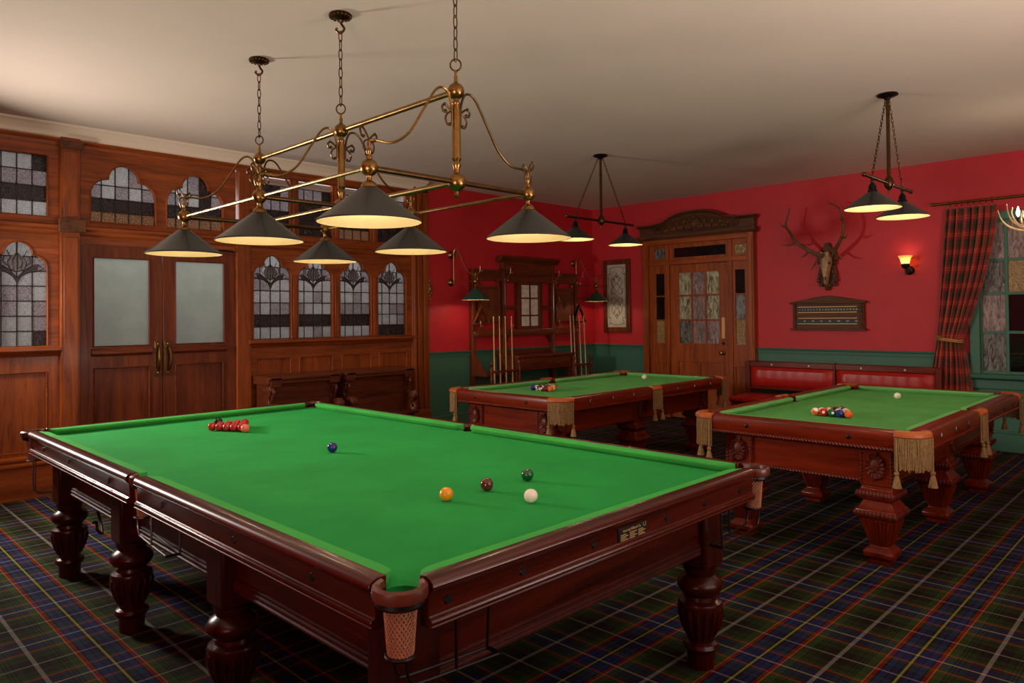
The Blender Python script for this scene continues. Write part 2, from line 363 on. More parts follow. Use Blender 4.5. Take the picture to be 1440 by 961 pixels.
def window(label, x0, x1, zs, ncol, mats, arch=None, tulip=None, ztop=None):
    """zs: z of the lead rows; panes lie just behind the board's opening"""
    WN[0] += 1
    wd = thing('window_%d' % WN[0], ((x0+x1)/2, YB, zs[0]), label, 'window', kind='structure')
    g = .004; xs = [x0-.01+(x1-x0+.02)*i/ncol for i in range(ncol+1)]
    for r in range(len(zs)-1):
        for c in range(ncol):
            bx(xs[c]+g, xs[c+1]-g, YB+.006, YB+.011, zs[r]+g, zs[r+1]-g).build('pane', mats(r, c), wd, smooth=False)
    m = MB()
    for x in xs: m.box(x-.0045, x+.0045, YB+.001, YB+.014, zs[0], zs[-1])
    for z in zs: m.box(xs[0], xs[-1], YB+.001, YB+.014, z-.0045, z+.0045)
    m.build('lead_came', LEAD, wd)
    if arch: bead('opening_bead', arch, .008, YF-.001, WZ, wd)
    if tulip:
        xc, zb = tulip; T = MB(); yv = YB-.002
        def cv(pts, r=.0038): T.tube([(xc+a, yv, zb+b) for a, b, _ in [tuple(p) for p in smoothpts([(a, b, 0) for a, b in pts], 5)]], r, 5)
        for s in (-1, 1):
            cv([(0,-.13),(s*.03,-.07),(s*.09,-.03),(s*.15,-.02),(s*.2,.01)]); cv([(0,-.08),(s*.05,-.02),(s*.1,.02),(s*.15,.04),(s*.18,.02)])
            cv([(0,-.03),(s*.055,.0),(s*.07,.06),(s*.05,.1),(s*.075,.16)]); cv([(s*.025,-.01),(s*.035,.06),(s*.02,.1),(0,.14)]); cv([(0,-.03),(0,.2)])
            cv([(s*.06,.02),(s*.1,.06),(s*.09,.11)])
        T.build('tulip_lead', LEAD, wd)
        for s in (-1, 1):
            MB().prism([(xc,zb-.125),(xc+s*.03,zb-.07),(xc+s*.09,zb-.03),(xc+s*.15,zb-.015),(xc+s*.16,zb+.035),(xc+s*.1,zb+.02),(xc+s*.05,zb-.02),(xc,zb-.075)], 'xz', YB-.001, YB+.004).build('tulip_leaf', GTU, wd)
        MB().prism([(xc,zb-.03),(xc+.055,zb),(xc+.065,zb+.06),(xc+.045,zb+.1),(xc,zb+.15),(xc-.045,zb+.1),(xc-.065,zb+.06),(xc-.055,zb)], 'xz', YB-.001, YB+.004).build('tulip_flower', GL[2], wd)
    return wd
rnd = random.Random(3)
def pmat(dark_rows=(), amber_rows=(), dk_over=None):
    def f(r, c):
        if r in dark_rows: return GDK
        if r in amber_rows: return GAM
        if rnd.random() < .03: return GDK
        return GL[(r+(0 if rnd.random() < .7 else rnd.randint(1, 2))) % 3]
    return f
ZS, ZT0, ZT1, ZU0, ZU1 = 1.313, 2.31, 2.42, 2.455, 3.08
def G(x0, x1): return gothic((x0+x1)/2, ZS, 2.0, x1-x0, .112, .106, 2.118)
rows_low = [ZS+.132*i for i in range(6)]+[2.10, 2.235]
rows_up = [ZU0+.1375*i for i in range(5)]
# outermost bay
A0 = (1.232, 1.667); g0 = G(*A0)
board('window_board', rect(1.12, 1.757, 1.30, ZT0), [g0]); board('transom_board', rect(1.12, 1.757, ZT1, 3.12), [rect(A0[0], A0[1], 2.458, 3.0)])
window('leaded window cut off by the left picture edge, with tulip head', A0[0], A0[1], rows_low, 4, pmat((), ()), g0, (1.45, 1.99))
window('upper square leaded window cut off by the left picture edge', A0[0], A0[1], [2.458+.136*i for i in range(5)], 4, pmat((1,)), rect(A0[0], A0[1], 2.458, 3.0))
board('panel_frame', rect(1.12, 1.757, .36, 1.225), [rect(1.2, 1.66, .40, 1.085)], mat=WZ); bx(1.19, 1.67, YF+.018, YB, .39, 1.095).build('sunk_panel', WZ, wl, bev=.003)
bead('panel_bead', rect(1.2, 1.66, .40, 1.085), .008, YF+.002, WX, wl)
bx(X0, 1.12, YF, YB, .36, 3.12).build('plain_boarding', WZ, wl)
# door bay transom lights
T1 = gothic(2.2915, 2.442, 2.70, .571, .15, .137, 2.853); T2 = gothic(2.961, 2.442, 2.70, .568, .15, .137, 2.853)
board('transom_board', rect(1.91, 3.375, ZT1, 3.12), [T1, T2])
tr_rows = [2.425, 2.55, 2.675, 2.80, 3.0]
window('trefoil leaded transom light above the left door leaf', 2.006, 2.577, tr_rows, 5, pmat((1,), (0,)), T1)
window('trefoil leaded transom light above the right door leaf', 2.677, 3.245, tr_rows, 5, pmat((1,), (0,)), T2)
# four light bay
LW = [(3.565, 4.010), (4.090, 4.534), (4.628, 5.067), (5.160, 5.593)]
LG = [G(*q) for q in LW]
board('window_board', rect(3.52, 5.67, 1.30, ZT0), LG)
UW = [(3.60, 4.005), (4.095, 4.54), (4.62, 5.067), (5.16, 5.60)]
board('transom_board', rect(3.52, 5.67, ZT1, 3.12), [rect(a, b, ZU0+.01, ZU1) for a, b in UW])
lab = ['gothic leaded window with dark second row, nearest the double doors', 'second gothic leaded window from the double doors', 'third gothic leaded window from the double doors, above the carved pew', 'gothic leaded window nearest the red wall, dark bottom row']
dk = [(1,), (1,), (1,), (0,)]
for i in range(4):
    window(lab[i], LW[i][0], LW[i][1], rows_low, 4, pmat(dk[i]), LG[i], ((LW[i][0]+LW[i][1])/2, 1.99))
lab = ['upper leaded light right of the doors, behind the brass lamp', 'second upper leaded light right of the doors', 'third upper leaded light right of the doors, amber bottom row', 'upper leaded light nearest the red wall']
for i in range(4):
    window(lab[i], UW[i][0], UW[i][1], rows_up, 4, (lambda i: (lambda r, c: GAM if (i == 2 and r == 0) else GDK if (r < 2 or rnd.random() < .5) else GL[2]))(i), rect(UW[i][0], UW[i][1], ZU0+.01, ZU1))
for a, b in ((4.01, 4.09), (4.534, 4.628), (5.067, 5.16)):
    bx((a+b)/2-.024, (a+b)/2+.024, YF-.014, YF, ZS, 2.02).build('mullion', WZ, wl, bev=.006)
    bx((a+b)/2-.022, (a+b)/2+.022, YF-.016, YF, ZU0, ZU1).build('mullion', WZ, wl, bev=.006)
pan = [(3.60, 3.995), (4.105, 4.523), (4.655, 5.055), (5.18, 5.59)]
board('panel_frame', rect(3.52, 5.67, .36, 1.225), [rect(a, b, .42, 1.10) for a, b in pan], mat=WX)
for a, b in pan:
    bx(a-.01, b+.01, YF+.02, YB, .41, 1.11).build('sunk_panel', WZ, wl, bev=.003); bead('panel_bead', rect(a, b, .42, 1.10), .009, YF+.002, WX, wl)
# rails running through
def run(name, prof, x0, x1, mat=WX, par=None): return MB().prism(prof, 'yz', x0, x1).build(name, mat, par or wl)
for a, b in ((X0, 1.757), (3.50, 5.74)):
    run('window_sill', [(YB,1.225),(7.385,1.225),(7.375,1.245),(7.35,1.262),(7.335,1.275),(7.335,1.295),(7.36,1.302),(7.385,1.313),(YB,1.313)], a, b)
    run('skirting', [(YB,0),(7.365,0),(7.365,.27),(7.352,.285),(7.352,.30),(7.38,.315),(YB,.315)], a, b); run('skirting_cap', [(YB,.315),(7.385,.315),(7.37,.335),(7.37,.35),(7.395,.365),(YB,.365)], a, b)
run('transom_rail', [(YB,ZT0-.01),(7.39,ZT0-.01),(7.375,ZT0+.01),(7.375,ZT0+.035),(7.352,ZT0+.05),(7.352,ZT0+.075),(7.385,ZT1-.02),(7.392,ZT1),(YB,ZT1)], X0, 5.67)
run('top_rail', [(YB,3.10),(7.39,3.10),(7.385,3.13),(7.36,3.15),(7.36,3.19),(YB,3.19)], X0, 5.93)
def pil(x0, x1):
    bx(x0, x1, 7.345, YB, 0, 3.19).build('pilaster', WZ, wl, bev=.006); bx(x0+.02, x1-.02, 7.335, 7.345, .38, 2.28).build('pilaster_face', WZ, wl, bev=.004); bx(x0+.02, x1-.02, 7.335, 7.345, 2.46, 3.05).build('pilaster_face', WZ, wl, bev=.004)
pil(1.757, 1.911)
bx(1.735, 1.945, 7.295, 7.346, 2.325, 2.44).build('pilaster_block', WDK, wl, bev=.004); bx(1.745, 1.935, 7.31, 7.346, 3.075, 3.14).build('pilaster_block', WDK, wl, bev=.004)
bx(3.372, 3.525, 7.365, YB, 0, 2.31).build('door_post', WZ, wl, bev=.006); bx(3.40, 3.52, 7.37, YB, ZT1, 3.1).build('door_post', WZ, wl, bev=.006)
bx(1.911, 3.372, 7.392, YB, 2.236, 2.305).build('door_head', WX, wl, bev=.004)
bx(5.665, 5.93, 7.36, YW+.1, 0, 3.19).build('end_post', WZ, wl, bev=.008)
for a, b in ((5.675, 5.715), (5.735, 5.80), (5.83, 5.92)): bx(a, b, 7.338, 7.36, .36, 3.12).build('post_reed', WZ, wl, bev=.01)
bx(5.655, 5.935, 7.335, 7.36, 0, .36).build('post_plinth', WX, wl, bev=.006)
orn = MB()
for i, (dx, dz, rr) in enumerate([(0,0,.034),(-.025,.05,.022),(.025,.06,.022),(0,.1,.018),(-.03,-.04,.02),(.03,-.05,.022),(0,-.09,.02),(.01,-.13,.012),(-.012,.13,.011)]): orn.ball((5.925+dx*.7, 7.325, 1.90+dz), rr, (.8,.6,1.2), 10, 6)
tag(orn.build('carved_ornament', plain('gilded_carving', S(120, 84, 44), .45, .4), loc=(5.925, 7.325, 1.76)), 'small gilded leaf carving on the end post beside red wall', 'ornament')
struct('trim_5', MB().prism([(YB,3.165),(7.36,3.165),(7.345,3.175),(7.34,3.20),(7.325,3.215),(7.30,3.235),(7.285,3.25),(7.26,3.258),(7.25,HC),(YB,HC)], 'yz', X0, 5.86), CORN, 'cream plaster cornice above the oak partition', 'cornice')

# double doors
def leaf(n, x0, x1, gx, px, hx, lab):
    d = thing('door_%d' % n, ((x0+x1)/2, 7.42, 0), lab, 'door', kind='structure')
    MB().prism(rect(x0+.004, x1-.004, .01, 2.232), 'xz', 7.402, 7.446, [rect(gx[0], gx[1], 1.293, 2.115), rect(px[0], px[1], .27, 1.09)]).build('leaf_frame', WDZ, d, bev=.003)
    bx(gx[0]-.008, gx[1]+.008, 7.425, 7.431, 1.285, 2.123).build('frosted_pane', FROST, d)
    bx(px[0]-.01, px[1]+.01, 7.422, 7.44, .26, 1.10).build('lower_panel', WDZ, d, bev=.003)
    bead('glazing_bead', rect(gx[0], gx[1], 1.293, 2.115), .009, 7.402, plain('bead_red_brown', S(96, 34, 22), .35, coat=.3), d); bead('panel_bead', rect(px[0], px[1], .27, 1.09), .009, 7.404, WDX, d)
    MB().prism([(7.402,1.20),(7.392,1.205),(7.378,1.225),(7.378,1.25),(7.392,1.268),(7.402,1.272)], 'yz', gx[0]-.02, gx[1]+.02).build('lock_rail_roll', WDX, d)
    pl = bx(hx-.036, hx+.036, 7.397, 7.402, .985, 1.33).box(hx-.028, hx+.028, 7.394, 7.398, 1.0, 1.315).build('handle_plate', DBRASS, d, bev=.002)
    s = 1 if n == 2 else -1
    MB().tube(smoothpts([(hx, 7.394, 1.275), (hx, 7.365, 1.262), (hx+s*.006, 7.345, 1.22), (hx+s*.01, 7.335, 1.16), (hx+s*.006, 7.345, 1.09), (hx, 7.37, 1.05), (hx, 7.394, 1.035)]), .009, 10).build('pull_handle', BRASS, pl)
    m = MB()
    for z in (1.02, 1.30): m.ball((hx, 7.392, z), .009, (1,.5,1), 8, 6)
    m.build('screw', BRASS, pl)
    hxx = x0+.002 if n == 1 else x1-.002
    for z in (.3, 1.95): MB().lathe([(.008, 0), (.008, .1)], (hxx, 7.397, z), 10).build('hinge', DBRASS, d)
    return d
leaf(1, 1.911, 2.638, (2.03, 2.517), (2.033, 2.514), 2.594, 'left leaf of the double doors with frosted pane'); d2 = leaf(2, 2.638, 3.372, (2.758, 3.25), (2.761, 3.235), 2.686, 'right leaf of the double doors with frosted pane')
cl = bx(3.02, 3.14, 7.35, 7.40, 2.17, 2.225).build('door_closer', BLACKM, d2, bev=.008); MB().tube([(3.08,7.35,2.23),(3.2,7.27,2.235),(3.33,7.36,2.235)], .009, 6).build('closer_arm', BLACKM, cl)
# ================================================================== snooker table
def loft(m, secs, caps=True):
    n = len(secs[0]); vs = [p for s in secs for p in s]; fs = []
    for i in range(len(secs)-1):
        for k in range(n): fs.append((i*n+k, i*n+(k+1) % n, (i+1)*n+(k+1) % n, (i+1)*n+k))
    if caps: fs += [tuple(range(n))[::-1], tuple((len(secs)-1)*n+k for k in range(n))]
    return m.add(vs, fs)
def cushion(a0, a1, wid, zt, zb, place, e0, e1, er=.05):
    """a0..a1 along; place(along, out, z) -> point, out 0 = wood line, wid = nose"""
    st = []
    def ends(a, sgn, kind):
        k = er
        return [(a, .02), (a+sgn*.14*k, .4), (a+sgn*.4*k, .72), (a+sgn*.8*k, .92), (a+sgn*1.5*k, 1)] if kind else [(a, 1)]
    st = ends(a0, 1, e0)+ends(a1, -1, e1)[::-1]
    secs = []
    for a, w_ in st:
        w2 = wid*w_
        secs.append([place(a, 0, zb), place(a, 0, zt), place(a, w2*.5, zt-.001), place(a, w2*.92, zt-.004), place(a, w2, zt-.010), place(a, w2*.97, zt-.018), place(a, w2*.6, zb)])
    return loft(MB(), secs)
SX, SY = 2.035, 3.317
st = thing('snooker_table', (SX, SY, 0), 'full-size snooker table with bright green cloth and turned mahogany legs', 'snooker table')
HXc, HYc, ZTp, ZBd = .939, 1.8345, .871, .833
def bedoutline(hx, hy, rc, cc, rm, cm, midaxis='y'):
    pts = []
    def corner(sx, sy, a0, a1): return [(sx*(hx-cc)+rc*math.cos(math.radians(a)), sy*(hy-cc)+rc*math.sin(math.radians(a))) for a in [a0+(a1-a0)*i/10 for i in range(11)]]
    c1 = corner(1, 1, -75, -195) ; c2 = corner(-1, 1, 15, -105); c3 = corner(-1, -1, 105, -15); c4 = corner(1, -1, 195, 75)
    return c4, c1, c2, c3
c4, c1, c2, c3 = bedoutline(HXc, HYc, .055, .012, .045, 0)
midr = [(HXc+.012+.045*math.cos(math.radians(a)), .045*math.sin(math.radians(a))) for a in range(255, 104, -15)]
midl = [(-x, -y) for x, y in midr]
def clampp(l): return [(max(-HXc, min(HXc, x)), max(-HYc, min(HYc, y))) for x, y in l]
out = clampp(c4)[::1]+clampp(midr)+clampp(c1)+clampp(c2)+clampp(midl)+clampp(c3)
MB().prism([(SX+x, SY+y) for x, y in out], 'xy', ZBd-.03, ZBd).build('bed_cloth', BAIZE, st, smooth=False)
bx(SX-.86, SX+.86, SY-1.74, SY+1.74, .72, ZBd-.031).build('slate_bed', MHY, st)
gm, gc = .052, .085       # cloth ends short of middle / corner pockets
for s in (-1, 1):
    for t in (-1, 1):
        pl = lambda a, o, z, s=s, t=t: (SX+s*(HXc-o), SY+t*a, z)
        cushion(gm-.012, HYc-gc+.012, .05, ZTp, ZBd+.002, pl, 1, 1, .04).build('cushion', BAIZEC, st)
    pl = lambda a, o, z, s=s: (SX+a, SY+s*(HYc-o), z)
    cushion(-HXc+gc-.012, HXc-gc+.012, .05, ZTp, ZBd+.002, pl, 1, 1, .05).build('cushion', BAIZEC, st)
railp = [(0,.80),(0,.872),(.028,.8735),(.042,.869),(.052,.858),(.054,.848),(.048,.838),(.040,.832),(.036,.826),(.036,.772),(.040,.768),(.048,.766),(.050,.758),(.046,.752),(.050,.747),(.044,.742),(.0,.742)]
def railseg(a0, a1, place, mat):
    secs = [[place(a, o, z) for o, z in railp] for a in (a0, a1)]
    return loft(MB(), secs).build('wooden_rail', mat, st, bev=.002)
for s in (-1, 1):
    for t in (-1, 1): railseg(.048, HYc-.06, lambda a, o, z, s=s, t=t: (SX+s*(HXc+o), SY+t*a, z), MHY)
    railseg(-HXc+.06, HXc-.06, lambda a, o, z, s=s: (SX+a, SY+s*(HYc+o), z), MHX)
# lower frame
MHF = wood('table_mahogany_frame', S(34, 6, 2), S(76, 19, 6), 'y', .5, 0)
fx, fy = .80, 1.68
for s in (-1, 1):
    bx(SX+s*fx-.02, SX+s*fx+.02, SY-fy, SY+fy, .535, .745).build('frame_panel', MHY, st, bev=.003)
    loft(MB(), [[(SX+s*(fx+.02+o), y, z) for o, z in ((-.03,.505),(.006,.505),(.013,.511),(.013,.518),(.008,.523),(.013,.529),(.012,.537),(.006,.542),(.008,.55),(.002,.556),(-.03,.556))] for y in (SY-fy, SY+fy)]).build('frame_moulding', MHF, st)
    bx(SX-fx+.02, SX+fx-.02, SY+s*fy-.02, SY+s*fy+.02, .535, .745).build('frame_panel', MHX, st, bev=.003)
    loft(MB(), [[(x, SY+s*(fy+.02+o), z) for o, z in ((-.03,.505),(.006,.505),(.013,.511),(.013,.518),(.008,.523),(.013,.529),(.012,.537),(.006,.542),(.008,.55),(.002,.556),(-.03,.556))] for x in (SX-fx, SX+fx)]).build('frame_moulding', MHF, st)
legprof = [(.057,0),(.060,.07),(.074,.082),(.079,.094),(.072,.108),(.056,.116),(.06,.135),(.078,.185),(.091,.245),(.097,.275),(.092,.287),(.070,.296),(.066,.312),(.085,.328),(.098,.348),(.098,.364),(.086,.384),(.062,.40),(.07,.42),(.074,.44)]
LEGM = None
for sx in (-1, 1):
    for y in (-1.66, -.57, .57, 1.66):
        lx, ly = SX+sx*.80, SY+y
        lg = MB().lathe(legprof, (lx, ly, 0), 28).build('turned_leg', MHZ, st)
        m = MB()
        for k in range(16):
            a = 2*PI*k/16; m.tube([(lx+(r+.001)*math.cos(a), ly+(r+.001)*math.sin(a), z) for r, z in ((.06,.137),(.077,.185),(.089,.24),(.092,.262))], [.004,.0095,.0115,.004], 6)
        m.build('fluting', MHZ, lg)
        bx(lx-.075, lx+.075, ly-.075, ly+.075, .44, .745).build('leg_post', MHZ, lg, bev=.012)
# pockets
pk = [(sx*(HXc+.006), sy*(HYc+.006), math.degrees(math.atan2(sy, sx))) for sx in (-1, 1) for sy in (-1, 1)]+[(s*(HXc-.006), 0, 0 if s > 0 else 180) for s in (-1, 1)]
for px, py, ang in pk:
    corner = py != 0; r = .052 if corner else .036; sw = 122 if corner else 80
    if not corner: px = px+.0
    prof = [(0,.838),(.008,.832),(.017,.836),(.020,.850),(.018,.864),(.010,.870),(0,.866),(-.005,.852)]
    secs = []
    for i in range(17):
        a = math.radians(ang-sw+2*sw*i/16); secs.append([(SX+px+(r+o)*math.cos(a), SY+py+(r+o)*math.sin(a), z) for o, z in prof])
    lip = loft(MB(), secs).build('pocket_lip', BROWNL, st)
    secs = []
    for i in range(13):
        a = math.radians(ang-sw*.75+1.5*sw*i/12); secs.append([(SX+px+(r+o)*math.cos(a), SY+py+(r+o)*math.sin(a), z) for o, z in ((-.004,.836),(.009,.834),(.010,.822),(.004,.815),(-.004,.812))])
    loft(MB(), secs).build('pocket_strap', BLACKM, lip)
    # knotted net bag
    m = MB(); nz, nk = 16, 22; cxn, cyn = SX+px-.002*math.cos(math.radians(ang)), SY+py-.002*math.sin(math.radians(ang))
    def npnt(i, k):
        f = i/nz; rr = (.042 if corner else .034)*(1-.24*f); a = 2*PI*(k+.5*(i % 2))/nk
        return (cxn+rr*math.cos(a), cyn+rr*math.sin(a), .826-.132*f)
    for i in range(nz):
        for k in range(nk):
            m.tube([npnt(i, k), npnt(i+1, k)], .0021, 4, caps=False); m.tube([npnt(i, k), npnt(i+1, k-1 if i % 2 == 0 else k+1)], .0021, 4, caps=False)
    MB().lathe([(.0395 if corner else .032, .822), (.031 if corner else .022, .69)], (cxn, cyn, 0), 14, cap=False).build('net_lining', plain('net_lining_cord', S(140, 92, 64), .9), lip) if px == pk[0][0] and py == pk[0][1] else MB().lathe([(.0395 if corner else .032, .822), (.031 if corner else .022, .69)], (cxn, cyn, 0), 14, cap=False).build('net_lining', bpy.data.materials['net_lining_cord'], lip)  # solid lining in a slightly darker cord colour makes the net look dense
    m.build('pocket_net', NET, lip)
    # steel ball rails below the net
    dz = .13 if (corner and py > 0) else 0
    if corner: dv = Vector((-1 if px > 0 else 1, 0, 0))
    else: dv = Vector((0, -1, 0))
    sv = Vector((-dv.y, dv.x, 0)); c = Vector((cxn, cyn, 0)); m = MB()
    m.tube([(c.x+.036*math.cos(2*PI*k/14), c.y+.036*math.sin(2*PI*k/14), .69) for k in range(14)], .005, 6, closed=True)
    for q in (-.026, .026):
        m.tube([tuple(p) for p in smoothpts([c+sv*q+Vector((0,0,.69)), c+sv*q+Vector((0,0,.655-dz)), c+sv*q+dv*.012+Vector((0,0,.628-dz)), c+sv*q+dv*.045+Vector((0,0,.615-dz)), c+sv*q+dv*.32+Vector((0,0,.595-dz))])], .0042, 6)
    e = c+dv*.32+Vector((0,0,.595-dz)); m.tube([e+sv*.03, e-sv*.03], .006, 6)
    m.tube([e+sv*.026, e+sv*.026+dv*.01+Vector((0,0,.15+dz))], .0042, 6); m.tube([c+dv*.16-sv*.026+Vector((0,0,.606-dz)), c+dv*.16-sv*.026+Vector((0,0,.745))], .0042, 6)
    m.build('ball_rail', BLACKM if (corner and py < 0) else STEEL, lip)
# bolt covers, rest hook, maker's plate
yf = SY-HYc-.0375
for x in (1.22, 1.50, 1.83, 2.25, 2.52, 2.80): MB().lathe([(.001,-.003),(.011,-.003),(.013,.001)], (x, yf, .80), 14, axis='y').build('bolt_cover', BLACKM, st)
for s in (-1, 1):
    for y in (1.85, 2.35, 3.0, 3.65, 4.3, 4.8): MB().lathe([(.001,-.003*-s),(.011,-.003*-s),(.013,.001*-s)], (SX+s*(HXc+.0365), y, .80), 14, axis='x').build('bolt_cover', BLACKM, st)
pl = bx(1.955, 2.118, yf-.003, yf+.002, .776, .822).build('maker_plate', BLACKM, st, bev=.001)
textmesh('Gearing Billiard Co', .0135, '-y', (2.03, yf-.0034, .806), GILT, 'plate_lettering', pl)
m = MB()
for i in range(4):
    for j in range(3): m.box(1.966+j*.05, 1.966+j*.05+.03+.012*((i+j) % 2), yf-.0038, yf-.003, .797-.006*i, .7995-.006*i)
m.tube([(2.096, yf-.004, .818), (2.096, yf-.004, .808), (2.103, yf-.004, .804), (2.110, yf-.004, .808), (2.110, yf-.004, .818)], .0012, 5)
m.build('plate_small_print', GILT, pl)
hk = MB().tube(smoothpts([(1.31, 4.70, .42), (1.30, 4.60, .36), (1.27, 4.48, .345), (1.23, 4.42, .385), (1.22, 4.40, .43), (1.20, 4.39, .435)]), .008, 8).build('rest_hook', STEEL, st)

# ================================================================== snooker balls
def ballmesh(name, mat, r): return MB().ball((0,0,0), r, nu=28, nv=18).mesh(name, mat, ang=3)
def resin(name, col): return plain(name, col, .08, coat=.4)
RS = .02625
def put(me, name, p, label, cat='ball', group=None, rot=None):
    o = bpy.data.objects.new(name, me); o.location = p
    if rot: o.rotation_euler = rot
    link(o); return tag(o, label, cat, group)
zb = ZBd+RS+.0005
for nm, col, x, y, lab in [('yellow', S(226,150,24), 1.781, 2.116, 'yellow snooker ball left of the brown ball'), ('brown', S(82,36,24), 1.993, 2.116, 'brown snooker ball between yellow and green balls'), ('green', S(14,84,44), 2.229, 2.116, 'dark green snooker ball right of the brown ball'),
        ('white', S(238,232,218), 1.977, 1.860, 'white cue ball on the snooker table'), ('blue', S(24,34,112), 2.023, 3.316, 'blue snooker ball alone at the table centre'), ('pink', S(232,112,90), 2.018, 4.306, 'pink snooker ball at the tip of the red pack'), ('black', S(16,14,16), 2.03, 4.72, 'black snooker ball behind the red pack')]:
    put(ballmesh(nm+'_ball', resin('resin_'+nm, col), RS), 'snooker_ball', (x, y, zb), lab)
rm = ballmesh('red_ball', resin('resin_red', S(176, 24, 34)), RS)
for r in range(5):
    for c in range(r+1):
        put(rm, 'snooker_ball', (2.018+(c-r/2)*2*RS*1.01, 4.306+(r+1)*2*RS*.88, zb), 'red snooker ball touching behind the pink, tip of the pack' if r == 0 else 'red snooker ball in row %s behind the pink, %s from the left' % (['','two','three','four','five'][r], ['first','second','third','fourth','fifth'][c]), group='pack of red snooker balls')

